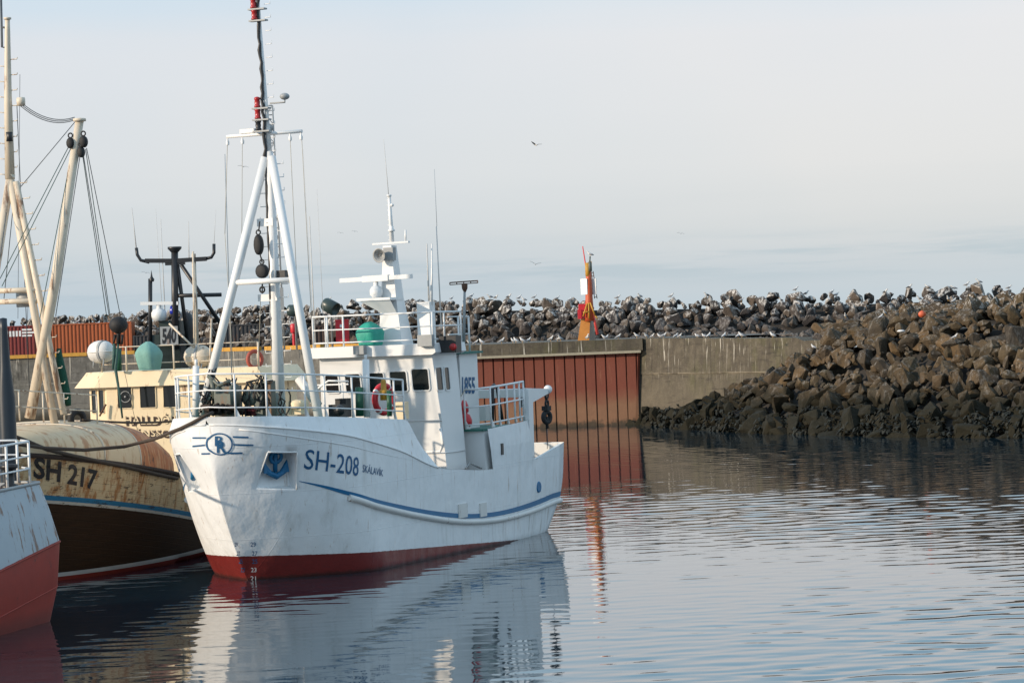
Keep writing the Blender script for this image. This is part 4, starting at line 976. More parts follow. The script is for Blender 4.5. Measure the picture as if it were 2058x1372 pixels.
def npt(s, j, sg=1):
    t, z = nprof(s)[j]
    return B3(s+[0, .02, .10, .16, .05, -.10][j], t if sg > 0 else -4.2-t, z)
m = MB(); m.grid([[npt(s, j) for j in range(6)] for s in ss], True); m.grid([[npt(s, j, -1) for j in range(6)] for s in ss], True)
m.grid([[npt(0, j).lerp(npt(0, j, -1), k/4) for j in range(6)] for k in range(5)], False)
m.build('hull', NH, nbt)
m = MB(); m.tube([npt(s, 3)+Vector((0, -.01, 0)) for s in ss], .018, 6); m.tube([npt(s, 2) for s in ss], .016, 6); m.build('chine_bead', NH, nbt)
m = MB(); m.tube([npt(s, 5) for s in ss], .04, 6); m.build('gunwale_bar', M['grey'], nbt)
m = MB(); m.grid([[B3(s, nprof(s)[5][0]-.03, 3.0), B3(s, -4.1-nprof(s)[5][0], 3.0)] for s in ss], False); m.build('deck', M['rustiron'], nbt)
def np_(px_, py_, t=-.08): return B3(*NB.hit(px_, py_, t=t))
pth = [B3(s, -.10, 3.10+.02*s) for s in (-8, -6, -4.6, -3.2, -1.9, -.7)]+[B3(-.30, -.45, 3.1)]
railing(nbt, pth, (.34, .62, .94), [1, 2, 3, 4, 5], M['white'], .022, .032, 0, 'railing', .028)
pth = [B3(-.2, -.6, 3.1), B3(.0, -1.4, 3.1), B3(.0, -2.6, 3.1)]
railing(nbt, pth, (.34, .62, .94), [0, 1, 2], M['white'], .022, .032, 0, 'railing', .028)
m = MB(); m.box(B3(-2.2, -1.0, 3.0), B3(-1.5, -.5, 3.42)); m.box(B3(-2.25, -1.04, 3.42), B3(-1.45, -.46, 3.46)); single(NB, m, 'fish_box', M['white_worn'], 'white box on the deck of the grey and red boat at the left edge', 'box', (-1.8, -.75, 3.0))
m = MB(); m.lathe(B3(-.9, -.5, 3.0), (0, 0, 1), [(.001, 0), (.2, 0), (.2, .08), (.11, .12), (.11, .42), (.2, .46), (.2, .54), (.001, .56)], 14); m.lathe(B3(-.9, -1.0, 3.0), (0, 0, 1), [(.001, 0), (.2, 0), (.2, .08), (.11, .12), (.11, .42), (.2, .46), (.2, .54), (.001, .56)], 14); m.build('mooring_bollard', M['black'], nbt)
A = NB.hit(6, 640, t=-1.0); m = MB(); s_ = A[0]
m.lathe(B3(A[0], A[1], 3.0), (0, 0, 1), [(.20, 0), (.20, NB.hit(12, 800, t=-1)[2]-3), (.13, NB.hit(8, 740, t=-1)[2]-3), (.09, NB.hit(4, 660, t=-1)[2]-3), (.09, A[2]-3), (.001, A[2]-2.98)], 14); m.build('vent_pipe', simple('blue_black_paint', (.012, .02, .03), .4, .3, 3), nbt)

# ================================================================== the dark boat further back
DB = Frame((-14.5, 108), math.radians(4))
dbt = boat_thing('fishing_boat', 'dark green boat with black T-shaped mast and number 540, beyond the cream wheelhouse', DB)
def dp(px_, py_, s=12.0): return B3(*DB.hit(px_, py_, s=s))
def db(s, z): v = max(0, min(1, (s-.2*(3-z))/5)); return (2.0+.15*z)*(1-(1-v)**2)**.6
m = MB()
for sg in (1, -1): m.grid([[B3(.2*(3-z)+u*15, sg*db(.2*(3-z)+u*15, z), z) for z in (-.5, 0, 1, 2, 2.8)] for u in [(i/20)**1.4 for i in range(21)]])
m.face([B3(15.5, -2.3, 2.8), B3(15.5, 2.3, 2.8), B3(15.5, 2.3, -.5), B3(15.5, -2.3, -.5)]); m.grid([[B3(s, k*db(s, 2.8), 2.6) for k in (-1, 1)] for s in range(0, 16)], False); m.build('hull', simple('dark_green_hull', (.012, .035, .03), .45, .3, 3), dbt)
DK = simple('dark_green_house', (.02, .035, .032), .5, .3, 3)
m = MB(); x0 = DB.hit(305, 690, s=12)[1]; x1 = DB.hit(362, 690, s=12)[1]; ztp = DB.hit(330, 645, s=12)[2]
m.box(B3(12, x0, 2.6), B3(14, x1, DB.hit(330, 672, s=12)[2])); m.box(B3(12.0, DB.hit(321, 690, s=12)[1], 2.6), B3(13.6, x1, ztp)); dwh = m.build('wheelhouse', DK, dbt)
m = MB(); pbox(m, 323, 357, 655, 695, 11.72, .02, 0, DB); sg_ = m.build('number_board', M['grey'], dwh)
c = [DB.hit(*p, s=11.69) for p in ((326, 660), (354, 658), (326, 691), (354, 689))]
decal(text_bm('540', .04, 2), lambda x, y: B3(11.69, bil(c, x, y)[1], bil(c, x, y)[2]), 'number_lettering', M['black'], sg_)
m = MB(); m.tube([dp(352, 700), dp(351, 497)], .15, 10); m.lathe(dp(351, 502), (0, 0, 1), [(.16, -.1), (.30, .05), (.30, .13), (.001, .14)], 12); dm = m.build('mast', M['black'], dbt)
m = MB(); a, b, c_ = dp(292, 524), dp(351, 524), dp(415, 520)
m.obox((a+b)/2, (b-a)/2, (.1, 0, 0), (0, 0, .09)); m.obox((b+c_)/2, (c_-b)/2, (.1, 0, 0), (0, 0, .09)); m.tube([dp(300, 527), dp(283, 523), dp(276, 512), dp(274, 498)], .07, 8); m.tube([dp(408, 521), dp(425, 517), dp(430, 508), dp(430, 490)], .07, 8); m.obox(dp(352, 527), (.08, 0, 0), (0, .42, 0), (0, 0, .12)); m.build('mast_crossarm', M['black'], dm)
for a, b in (((356, 528), (380, 705)), ((364, 532), (450, 660)), ((358, 594), (445, 592))):
    m = MB(); m.tube([dp(*a), dp(*b, 12.6)], .085, 8); m.build('mast_stay', M['black'], dm)
for a, b, r_ in (((265, 418), (274, 500), .025), ((379, 445), (380, 525), .02), ((323, 440), (332, 640), .022), ((313, 420), (327, 640), .012), ((434, 420), (430, 492), .01)):
    m = MB(); m.tube([dp(*b), dp(*a)], [r_, r_*.5], 6); m.build('whip_antenna', M['whip'], dm)
m = MB(); m.tube([dp(302, 690), dp(302, 560)], .09, 8); m.lathe(dp(305, 566), (0, 0, 1), [(.09, 0), (.12, .1), (.05, .2), (.001, .5)], 8); m.build('exhaust_pipe', M['black'], dbt)
m = MB(); a = dp(283, 610); b = dp(359, 609); m.obox((a+b)/2, (b-a)/2, (.12, 0, 0), (0, 0, .07)); sb_ = m.build('radar_scanner', M['white'], dbt)
p = dp(320, 640); m = MB(); m.lathe(p, (0, 0, 1), [(.001, -.1), (.25, -.1), (.33, .1), (.33, .25), (.25, .38), (.1, .42), (.1, .6), (.001, .6)], 16); m.build('radar_base', M['white'], sb_)
m = MB(); p = dp(347, 626); m.lathe(p, (0, 0, 1), [(.001, -.1), (.12, -.1), (.13, .0), (.10, .22), (.05, .26), (.001, .27)], 12); m.build('blue_beacon_lamp', M['bluelamp'], dbt)
m = MB(); m.tube([dp(389, 510), dp(396, 700)], .09, 8); m.build('light_pole', M['cream_pole'], dbt)
m = MB(); a = dp(375, 655, 14); m.lathe(a-Vector((0, 0, 1.4)), (0, 0, 1), [(.3, 0), (.3, .9), (.35, 1.2), (.32, 1.7), (.2, 1.95), (.001, 2)], 14); m.build('ventilator', M['black'], dbt)

# ================================================================== quay, pier, walls
def concrete(name, c1, c2, green=.5):
    n = NT(name); X = n.xyz('World')
    c = n.mix(n.noise(.9, 8, .75, 'World'), c1, c2)
    c = n.mix(n.math('MULTIPLY', n.step(n.noise(.55, 6, .7, 'World', (1.2, 1.2, .5)), .48, .66), green), c, (.075, .075, .022))
    c = n.mix(n.math('MULTIPLY', n.step(n.noise(1.6, 6, .7, 'World', (2.4, 2.4, .12)), .50, .66), .75), c, mul(c2, .40))
    c = n.mix(n.math('MULTIPLY', n.step(X[2], 3.3, 1.6), .45), c, mul(c1, 1.35))
    c = n.mix(n.math('MULTIPLY', n.step(n.noise(1.9, 6, .75, 'World', (1, 1, .8)), .42, .66), .55), c, mul(c1, 1.55))
    jt = n.math('MULTIPLY', n.step(X[2], 2.86, 2.92), n.step(X[2], 3.02, 2.96)); c = n.mix(n.math('MULTIPLY', jt, n.step(n.noise(1.2, 4, .6, 'World'), .35, .6)), c, mul(c1, 2.1))
    c = n.mix(n.math('MULTIPLY', n.step(n.noise(1.1, 6, .75, 'World', (.5, .5, 3)), .55, .66), .6), c, mul(c2, .6))
    c = n.mix(n.math('MULTIPLY', n.step(n.noise(2.2, 4, .6, 'World', (3, 3, .14)), .60, .66), n.step(X[2], 2.0, 4.6)), c, (.42, .39, .33))
    c = n.mix(n.step(n.math('MULTIPLY_ADD', n.noise(1.5, 5, .7, 'World'), 1.0, X[2]), 1.6, .7), c, (.035, .03, .02))
    return n.done(c, .85, n.bump(n.noise(6, 6, .7, 'World', (1, 1, 2)), .6, .05))
CON = concrete('weathered_concrete', (.088, .074, .052), (.050, .040, .028))
CQ = concrete('quay_concrete', (.13, .125, .11), (.08, .075, .068), .1)
ZQ = 5.0
qf = [(8.0, 166.4), (-4, 168.5), (-13, 195), (-18, 201), (-29, 222), (-75, 228)]
qb = [(-75, 260), (-45, 262), (-20, 222), (-6, 196), (9, 184), (14, 178), (16.2, 158), (9.5, 167.2)]
m = MB(); pl = [Vector((x, y, ZQ)) for x, y in qf+qb]; m.face(pl); qd = m.build('quay_deck', CQ, None, (0, 180, ZQ)); tag(qd, kind='structure')
m = MB(); m.grid([[Vector((x, y, z)) for x, y in qf[1:]] for z in (-1.5, 0, 2, 4, ZQ-.01)], False); q = m.build('quay_wall', CQ, None, (-30, 210, 0)); tag(q, 'grey concrete quay wall below the yellow kerb behind the cream boat', 'wall')
# sheet piles
n = NT('rusty_sheet_pile'); X = n.xyz('World')
c = n.mix(n.noise(.8, 7, .7, 'World', (1.5, 1.5, .3)), (.115, .027, .014), (.205, .050, .026))
c = n.mix(n.math('MULTIPLY', n.step(n.noise(2.4, 6, .7, 'World', (2.5, 2.5, .2)), .55, .7), .5), c, (.27, .115, .065))
low = n.step(n.math('MULTIPLY_ADD', n.noise(.9, 5, .7, 'World'), 1.3, X[2]), 2.9, 1.6)
c = n.mix(n.math('MULTIPLY', low, .85), c, n.mix(n.noise(2, 6, .7, 'World'), (.26, .14, .075), (.16, .085, .045)))
c = n.mix(n.step(n.math('MULTIPLY_ADD', n.noise(2.2, 6, .75, 'World', (1, 1, .8)), 1.3, X[2]), 1.02, .72), c, (.05, .033, .018))
c = n.mix(n.step(n.noise(7, 4, .6, 'World', (1, 1, .5)), .74, .77), c, (.45, .38, .32))
PILE = n.done(c, .75, n.bump(n.noise(8, 5, .7, 'World'), .4, .03))
spw = thing('sheet_pile_wall', 'rust-red sheet pile pier head with concrete coping under the gulls', 'wall', (0, 166.5, 0))
m = MB(); rows = [[], []]
xx = 7.35; yy = 166.2; prof = []
pitch = .60
k = 0; x = 7.35
def yline(x): return 166.15+(7.35-x)*.15
while x > -6:
    for dx, dy in ((0, 0), (.06, .0), (.085, .14), (.13, .14), (.155, 0), (.60, 0)): prof.append((x-dx, yline(x-dx)+dy))
    x -= pitch
prof = [(7.62, 167.2), (7.48, 166.3)]+prof
zl = [-1.2, 0, 1.2, 2.6, 4.2]
m.grid([[Vector((x_-.42*(4.2-z)/5.4 if i < 3 else x_-(.05*(4.2-z)/5.4 if i < 12 else 0), y_-.0*z, z)) for i, (x_, y_) in enumerate(prof)] for z in zl], False); m.build('sheet_piling', PILE, spw, (0, 166.5, 0))
m = MB(); pc = [(7.62, 165.85), (-6, yline(-6)-.3), (-6, yline(-6)+2), (7.62, 168)]
m.grid([[Vector((x_, y_, z)) for x_, y_ in pc+pc[:1]] for z in (4.34, 5.03)], False); m.face([Vector((x_, y_, 5.03)) for x_, y_ in pc]); m.face([Vector((x_, y_, 4.34)) for x_, y_ in pc]); m.build('coping', CON, spw, (0, 166.5, 0))
m = MB(); m.box((-6, 165.99, 4.20), (7.5, 166.12, 4.338)); 
for v in m.v: v.y += (7.35-v.x)*.15-.2
m.build('wooden_waler', simple('pale_timber', (.30, .27, .20), .9, .3, 4), spw, (0, 166.5, 0))
# concrete wall to the right of the piles
m = MB(); A = Vector((7.50, 166.45, 0)); Bq = Vector((17.2, 153.5, 0)); d = (Bq-A).normalized(); nn = Vector((d.y, -d.x, 0)); nn = nn if nn.y < 0 else -nn
N_ = 24; rr = random.Random(2)
rows = []
for i in range(N_+1):
    p = A.lerp(Bq, i/N_); zt2 = 5.03-.30*i/N_+rr.uniform(-.03, .03)-(.15 if i > 20 else 0)
    rows.append([p+nn*.35+Vector((0, 0, -1)), p+nn*.18+Vector((0, 0, 1.5)), p+nn*.06+Vector((0, 0, 2.9+rr.uniform(-.02, .02))), p+nn*.10+Vector((0, 0, 2.93)), p+nn*.03+Vector((0, 0, 4.5)), p+nn*.03+Vector((0, 0, zt2)), p-nn*1.4+Vector((0, 0, zt2)), p-nn*1.4+Vector((0, 0, -1))])
m.grid(rows, False); m.face(rows[0]); m.face(rows[-1]); q = m.build('concrete_wall', CON, None, (12, 160, 0)); tag(q, 'stained concrete wall between the rust-red sheet piles and the brown boulders', 'wall')
# yellow kerb beams
for i, (a, b) in enumerate((((-33, 222.4), (-29.6, 222.0)), ((-48, 224), (-33.4, 222.4)), ((-29, 221.2), (-23.4, 211)), ((-23, 210.4), (-18.2, 201.6)), ((-17.6, 200.6), (-13.3, 195.6)), ((-12.8, 194.6), (-9, 183.4)))):
    m = MB(); a = Vector((*a, ZQ+.14)); b = Vector((*b, ZQ+.14)); d = (b-a)/2; nn = Vector((-d.y, d.x, 0)).normalized()
    m.obox((a+b)/2+nn*.25, d, nn*.16, (0, 0, .14)); q = m.build('kerb_beam', M['yellow'], None, (a+b)/2-Vector((0, 0, .14))); tag(q, 'yellow painted kerb beam along the quay edge behind the boats', 'kerb', 'yellow kerb beams on the quay edge')
# containers
def contmat(name, c):
    return simple(name, c, .6, .18, 1.2, rust=.10, kind='World')
def container(px0, px1, Y, zb, h, mat_, label, depth=2.4, name='shipping_container', lettering=False):
    a = at(px0, 700, Y).x; b = at(px1, 700, Y).x; base = Vector(((a+b)/2, Y+depth/2, zb))
    t = thing(name, label, 'container', base, 0, 'containers on the quay')
    m = MB(); x = a+.12; pr = []
    while x < b-.15:
        pr += [(x, .06), (x+.10, .06), (x+.15, .0), (x+.25, .0)]; x += .30
    pr.append((b-.1, .06))
    m.grid([[Vector((x_, Y+y_, z)) for x_, y_ in pr] for z in (zb+.15, zb+h-.1)], False)
    m.box((a+.05, Y+.08, zb+.1), (b-.05, Y+depth, zb+h-.03)); m.build('corrugated_panel', mat_, t, base)
    m = MB(); 
    for x_ in (a, b-.12): m.box((x_, Y-.02, zb), (x_+.12, Y+.12, zb+h))
    m.box((a+.12, Y-.02, zb), (b-.12, Y+.1, zb+.14)); m.box((a+.12, Y-.02, zb+h-.1), (b-.12, Y+.1, zb+h)); m.build('frame', mat_, t, base)
    if lettering:
        m = MB(); rr = random.Random(4)
        for k in range(7): m.box((b-4.1+k*.26, Y-.012, zb+1.75), (b-4.1+k*.26+.16, Y-.006, zb+2.2))
        for r_ in range(3): m.box((b-2.3, Y-.012, zb+2.2-r_*.24), (b-1.5+.2*(r_ % 2), Y-.006, zb+2.34-r_*.24))
        m.build('painted_marking', M['white'], t, base)
    return t
container(-75, 103, 228.0, ZQ, 2.6, contmat('dark_red_container_paint', (.19, .028, .024)), 'dark red shipping container with white markings at the left edge', lettering=True)
container(105, 266, 228.0, ZQ, 2.6, contmat('orange_container_paint', (.34, .085, .025)), 'orange-brown shipping container beside the dark red one on the quay')
DC = contmat('charcoal_container_paint', (.035, .036, .04))
container(268, 345, 226.0, ZQ, 1.45, DC, 'low charcoal container right of the orange container')
container(352, 445, 222.0, ZQ, 1.5, DC, 'low charcoal container between the black mast stays')
container(447, 572, 213.0, ZQ, 1.95, DC, 'charcoal container seen through the legs of the white foremast')
container(626, 705, 204.0, ZQ, 1.6, contmat('black_brown_container_paint', (.05, .03, .025)), 'dark brown container behind the white wheelhouse roof railing')
for px_, py_, w_, h_, Y, lab in ((590, 660, 13, 20, 204, 'small round red tank beside the foremast leg on the quay'), (688, 655, 26, 22, 198, 'red square box on the quay behind the roof railing')):
    p = at(px_, py_, Y); r_ = w_/2/(F/Y); hh = h_/2/(F/Y); m = MB()
    if w_ < 20: m.lathe(p-Vector((0, 0, hh)), (0, 0, 1), [(.001, 0), (r_*.8, .03), (r_, .12), (r_, 2*hh-.12), (r_*.8, 2*hh-.03), (.001, 2*hh)], 14); m.lathe((p.x, p.y, ZQ), (0, 0, 1), [(r_*.5, 0), (r_*.5, p.z-hh-ZQ)], 8)
    else: m.box(p-Vector((r_, .4, p.z-ZQ)), p+Vector((r_, .4, hh))); m.box(p-Vector((r_+.04, .44, -hh+.02)), p+Vector((r_+.04, .44, hh+.08))); m.box(p-Vector((.15, .42, .1)), p+Vector((.12, -.38, .12)), 1)
    q = m.build('red_tank' if w_ < 20 else 'red_box', [M['red'], M['white']], None, (p.x, p.y, ZQ)); tag(q, lab, 'tank' if w_ < 20 else 'box')
for px_, py_, L_, r_, Y, ax, lab in ((664, 616, 30, 14, 190, (.75, -.5, -.42), 'tilted dark green drum light on a post above the boulders, right of the foremast'), (592, 624, 26, 12, 192, (.95, -.3, -.05), 'dark horizontal drum light half hidden behind the foremast leg')):
    k = F/Y; p = at(px_, py_, Y); ax = Vector(ax).normalized(); b = Vector((p.x, p.y+.6, ZQ)); t = thing('drum_light', lab, 'floodlight', b)
    m = MB(); m.lathe(p, ax, [(.001, -L_/2/k), (r_*.9/k, -L_/2/k), (r_/k, -L_*.4/k), (r_/k, L_/2/k), (r_*.9/k, L_/2/k), (r_*.85/k, L_*.3/k), (.001, L_*.25/k)], 18); m.build('housing', simple('drum_green', (.035, .055, .05), .35, .2, 4), t, b)
    m = MB(); m.tube([b, (p.x, p.y+.6, p.z), p], .07, 8); m.build('post', M['grey'], t, b)
# lattice tower behind the foremast
b = at(560, 690, 196); b.z = ZQ; top = at(551, 212, 196); h_ = top.z-ZQ
t = thing('lattice_mast', 'slim grey lattice light mast on the quay directly behind the white foremast', 'mast', b)
m = MB(); wd = .30
for x, y in ((-1, -1), (1, -1), (1, 1), (-1, 1)): m.tube([b+Vector((x*wd*1.3, y*wd*1.3, 0)), b+Vector((x*wd*.8, y*wd*.8, h_))], .035, 5)
nst = 26
for i in range(nst):
    for y in (-1, 1):
        k0, k1 = i/nst, (i+1)/nst; w0, w1 = wd*(1.3-.5*k0), wd*(1.3-.5*k1); sg = 1 if i % 2 else -1
        m.tube([b+Vector((-sg*w0, y*w0, h_*k0)), b+Vector((sg*w1, y*w1, h_*k1))], .02, 4); m.tube([b+Vector((-w1, y*w1, h_*k1)), b+Vector((w1, y*w1, h_*k1))], .02, 4)
m.build('lattice', M['grey'], t, b)
m = MB(); m.ball(b+Vector((-.1, -.3, h_-1.6)), .35, 10); m.box(b+Vector((-.5, -.45, 2.2)), b+Vector((.5, -.3, 4.3))); m.build('lamp_box', M['grey'], t, b)

# ================================================================== harbour beacon
YB = 170.0; KB = F/YB
b = at(1183, 687, YB); b.z = ZQ
bt = thing('harbour_beacon', 'red and yellow harbour beacon on a tapered pedestal at the pier end', 'beacon', b)
def bp(px_, py_, dy=0): return at(px_, py_, YB+dy)
m = MB()
tl, tr, bl, br = bp(1168, 640), bp(1186, 640), bp(1161, 686), bp(1184, 686)
q1, q2 = at(1192, 640, YB+1.3), at(1197, 684, YB+1.5)
bl.z = br.z = q2.z = ZQ
m.face([tl, tr, br, bl]); m.face([tr, q1, q2, br], mi=1); q0 = q1+(tl-tr); q3 = q2+(bl-br); m.face([tl, tr, q1, q0]); m.face([q1, q0, q3, q2], mi=1); m.face([tl, bl, q3, q0])
m.build('pedestal', [simple('ochre_paint', (.62, .25, .05), .6, .25, 2, rust=.2), simple('pedestal_shade_grey', (.28, .22, .17), .7, .2, 3)], bt, b)  # right and back faces coloured grey as the shaded side of the ochre pedestal
def bb(x0, x1, y0, y1, d0, d1, mt, name):
    m = MB(); a = bp(x0, y1); c = bp(x1, y0); m.box((a.x, YB+d0, a.z), (c.x, YB+d1, c.z)); return m.build(name, mt, bt, b)
bb(1164, 1187, 610, 640, -.1, 1.0, M['red'], 'red_cabinet'); bb(1162, 1168, 622, 641, -.2, .8, M['red'], 'cabinet_door')
m = MB(); m.tube([bp(1185, 645), bp(1184, 605), bp(1183, 560), bp(1182, 528)], [.30, .23, .17, .13], 12); m.build('column', M['orange'], bt, b)
m = MB(); m.tube([bp(1182, 555), bp(1181, 528)], .17, 10); m.box(bp(1184, 545, .1), bp(1189, 525, .3)); col_ = m.build('lamp_body', M['yellow'], bt, b)
m = MB(); m.tube([bp(1185, 530), bp(1186, 515)], .05, 6); m.lathe(bp(1186, 545, -.1), (0, 0, 1), [(.001, 0), (.12, 0), (.12, .3), (.1, .55), (.001, .6)], 10); m.build('lantern', M['machine'], bt, b)
m = MB(); m.tube([bp(1201, 672, -.2), bp(1194, 640, -.1), bp(1171, 495)], [.09, .07, .03], 8); m.build('red_pole', simple('coral_paint', (.62, .07, .06), .5, .15, 5), bt, b)
m = MB()
for a, c in (((1180, 610), (1172, 636)), ((1172, 628), (1184, 626)), ((1183, 608), (1184, 640)), ((1186, 608), (1196, 634)), ((1196, 634), (1201, 640))): m.tube([bp(*a, -.25), bp(*c, -.3)], .05, 6)
m.build('yellow_brace', M['yellow'], bt, b)
for x0, x1, d_ in ((1168, 1180, -.05), (1186, 1198, .1)):
    a = bp(x0, 592); c = bp(x1, 560); m = MB(); m.obox(((a.x+c.x)/2, YB+d_, (a.z+c.z)/2), ((c.x-a.x)/2*.95, -(c.x-a.x)/2*.65, 0), (.02, .03, 0), (0, 0, (c.z-a.z)/2)); m.build('day_panel', M['white'], bt, b)
m = MB(); 
for dx in (0, 5): m.tube([bp(1188+dx*.8, 545, .4), bp(1195+dx, 600, .4)], .025, 5)
for k in range(8): m.tube([bp(1188+k*.9, 548+k*7, .4), bp(1192+k*1.0, 548+k*7, .4)], .02, 4)
m.build('ladder', M['rustiron'], bt, b)
# ================================================================== boulders
def rockmat(name, a, b_, c_, guano, weed):
    n = NT(name); X = n.xyz('World'); oi = n.n('ShaderNodeObjectInfo').outputs['Random']; ri = n.n('ShaderNodeNewGeometry').outputs['Random Per Island']
    r = n.math('FRACT', n.math('MULTIPLY', n.math('ADD', oi, ri), 7.31)); r2 = n.math('FRACT', n.math('MULTIPLY', n.math('ADD', oi, ri), 13.7))
    col = n.mix(r, a, b_); col = n.mix(n.math('MULTIPLY', n.math('POWER', r2, 2.0), .8), col, c_)
    g = n.noise(1.7, 8, .75, 'World'); dark = n.mix(.55, col, (.02, .018, .016)); col = n.mix(n.step(g, .62, .36), col, dark)
    nz_ = n.n('ShaderNodeSeparateXYZ', {0: n.n('ShaderNodeNewGeometry').outputs['Normal']}).outputs[2]
    if guano:
        sp = n.step(n.noise(3.2, 6, .75, 'World', (1.7, 1.7, .38)), .59-.11*guano, .64-.07*guano)
        hi = n.step(X[2], 5.6, 7.0)
        col = n.mix(n.math('MULTIPLY', n.math('MULTIPLY', sp, n.step(nz_, -.15, .5)), n.math('MULTIPLY_ADD', hi, .74, .17)), col, (.60, .57, .53))
    lich = n.step(n.noise(2.4, 6, .7, 'World'), .62, .72); col = n.mix(n.math('MULTIPLY', lich, .35), col, (.34, .29, .20))
    if weed:
        wl = n.step(n.math('MULTIPLY_ADD', n.noise(.8, 5, .65, 'World'), 2.4, X[2]), 4.2, 2.5)
        col = n.mix(n.math('MULTIPLY', wl, .94), col, n.mix(n.noise(5, 5, .7, 'World'), (.006, .007, .004), (.018, .016, .008)))
    h = n.math('MULTIPLY_ADD', n.noise(9, 6, .7, 'World'), .4, n.noise(2.5, 6, .65, 'World'))
    return n.done(col, .9, n.bump(h, .8, .09), spec=.25)
RM = [rockmat('mound_boulder_rock', (.135, .086, .042), (.085, .064, .037), (.050, .043, .035), .7, True), rockmat('breakwater_boulder_rock', (.085, .072, .066), (.045, .042, .044), (.15, .115, .085), 1.0, False)]
def rockmesh(seed, m_):
    r = random.Random(seed); bm = bmesh.new()
    npt_ = r.choice((11, 13, 15, 19)); st = (r.uniform(.9, 1.3), r.uniform(.75, 1.0), r.uniform(.62, .9))
    for i in range(npt_):
        v = Vector((r.gauss(0, 1), r.gauss(0, 1), r.gauss(0, 1))).normalized()*r.uniform(.93, 1.04)
        v = Vector((math.copysign(abs(v.x)**.8, v.x)*st[0], math.copysign(abs(v.y)**.8, v.y)*st[1], math.copysign(abs(v.z)**.8, v.z)*st[2])); bm.verts.new(v)
    res = bmesh.ops.convex_hull(bm, input=bm.verts); bmesh.ops.delete(bm, geom=[g for g in bm.verts if not g.link_faces], context='VERTS')
    bmesh.ops.dissolve_limit(bm, angle_limit=math.radians(14), verts=bm.verts, edges=bm.edges)
    bmesh.ops.bevel(bm, geom=bm.edges[:], offset=r.uniform(.04, .08), segments=1, affect='EDGES', clamp_overlap=True)
    bmesh.ops.triangulate(bm, faces=bm.faces); 
    bmesh.ops.subdivide_edges(bm, edges=[e_ for e_ in bm.edges if e_.calc_length() > .45], cuts=1)
    for v in bm.verts: v.co += Vector((r.uniform(-1, 1), r.uniform(-1, 1), r.uniform(-1, 1)))*.022
    bmesh.ops.recalc_face_normals(bm, faces=bm.faces)
    me = bpy.data.meshes.new('boulder'); bm.to_mesh(me); bm.free(); me.materials.append(m_)
    return me
RV = [[rockmesh(100+k*20+i, RM[k]) for i in range(14)] for k in range(2)]
R = random.Random(11); rocks = []
def toe(x): return interp(x, [-5, 7.0, 9.0, 12.2, 17, 23.5, 32, 40], [171, 166.6, 158, 148.5, 139.5, 130.5, 122, 115])
def mound_z(x, y):
    q = y-toe(x); lim = interp(x, [6, 9, 13, 17, 20, 24, 30], [.1, .5, 2.0, 4.2, 5.0, 5.6, 6.0])
    return min(q*.44-.1, lim+max(0, q-12)*.03)
def wally(x): return 166.45+(x-7.5)*(153.5-166.45)/(17.2-7.5) if 7.3 < x < 17.3 else 1e9
x = 6.9
while x < 31.5:
    q = -.6
    while q < (26 if x > 17 else 20):
        px_, y = x+R.uniform(-.4, .4), toe(x)+q+R.uniform(-.35, .35)
        if y < wally(px_)-.55 and y < 178:
            size = max(.17, min(.82, R.lognormvariate(math.log(.34), .46)))*(1.15 if q < 3 else 1)
            rocks.append((Vector((px_, y, mound_z(px_, y)+R.uniform(-.15, .2))), size, 0))
        q += .52
    x += .50
for i in range(26):      # weeded rocks against the foot of the wall
    px_ = R.uniform(7.4, 14); rocks.append((Vector((px_, wally(px_)-R.uniform(.2, 1.6), R.uniform(-.2, .3)+max(0, px_-9)*.18)), R.uniform(.4, .8), 0))
for i in range(420):      # loose stones behind the top of the concrete wall
    px_ = R.uniform(8.2, 24); y = R.uniform(max(wally(px_) if wally(px_) < 1e8 else 0, toe(px_)+14)+1.5, 182); rocks.append((Vector((px_, y, 4.72+max(0, y-177)*.12+R.uniform(-.25, .05))), R.uniform(.22, .5), 1))
CRX = [-50, -36, -20, -9, -1, 8.6, 20, 36]; CRY = [258, 244, 217, 203, 191, 184.5, 181, 180]; CRZ = [8.0, 7.95, 7.95, 7.75, 7.50, 7.15, 6.95, 6.9]
x = -48.0
while x < 33:
    y = interp(x, CRX, CRY); z1 = interp(x, CRX, CRZ)
    dydx = (interp(x+.1, CRX, CRY)-interp(x-.1, CRX, CRY))/.2; st_ = .60/math.sqrt(1+dydx*dydx)
    nv = Vector((dydx, -1, 0)).normalized(); hgt = z1-4.9
    k = 0
    while k < 7:
        f = k/6; size = max(.26, min(.8, R.lognormvariate(math.log(.38), .34)))
        p = Vector((x, y, 0))+nv*(3.6*(1-f))+Vector((R.uniform(-.4, .4), R.uniform(-.4, .4), 4.95+hgt*f+R.uniform(-.22, .12)))
        if not (x > 17.5 and f < .3): rocks.append((p, size, 1))
        k += 1
    x += st_
def sizepx(r):
    p, s_, k = r
    px_ = 1029+p.x/p.y*F; vis = -30 < px_ < 2090
    # hidden by the boats / quay gear on the left
    if k == 1 and px_ < 600: vis = vis and p.z > 6.6
    return (s_/p.y) if vis else -1
rocks.sort(key=sizepx, reverse=True)
def orient(): return Quaternion((R.gauss(0, 1), R.gauss(0, 1), R.gauss(0, 1), R.gauss(0, 1))).normalized()
stuff = [bmesh.new(), bmesh.new()]; nb = 0
LAB = {'weed': ('black weed-covered boulder low on the waterline at the foot of the mound', 'weed-covered boulders at the waterline'), 'mound': ('brown angular boulder in the mound right of the concrete wall', 'brown boulders of the mound'), 'bw': ('grey boulder streaked with bird droppings in the long breakwater behind the pier', 'grey boulders of the breakwater')}
PAINT = None
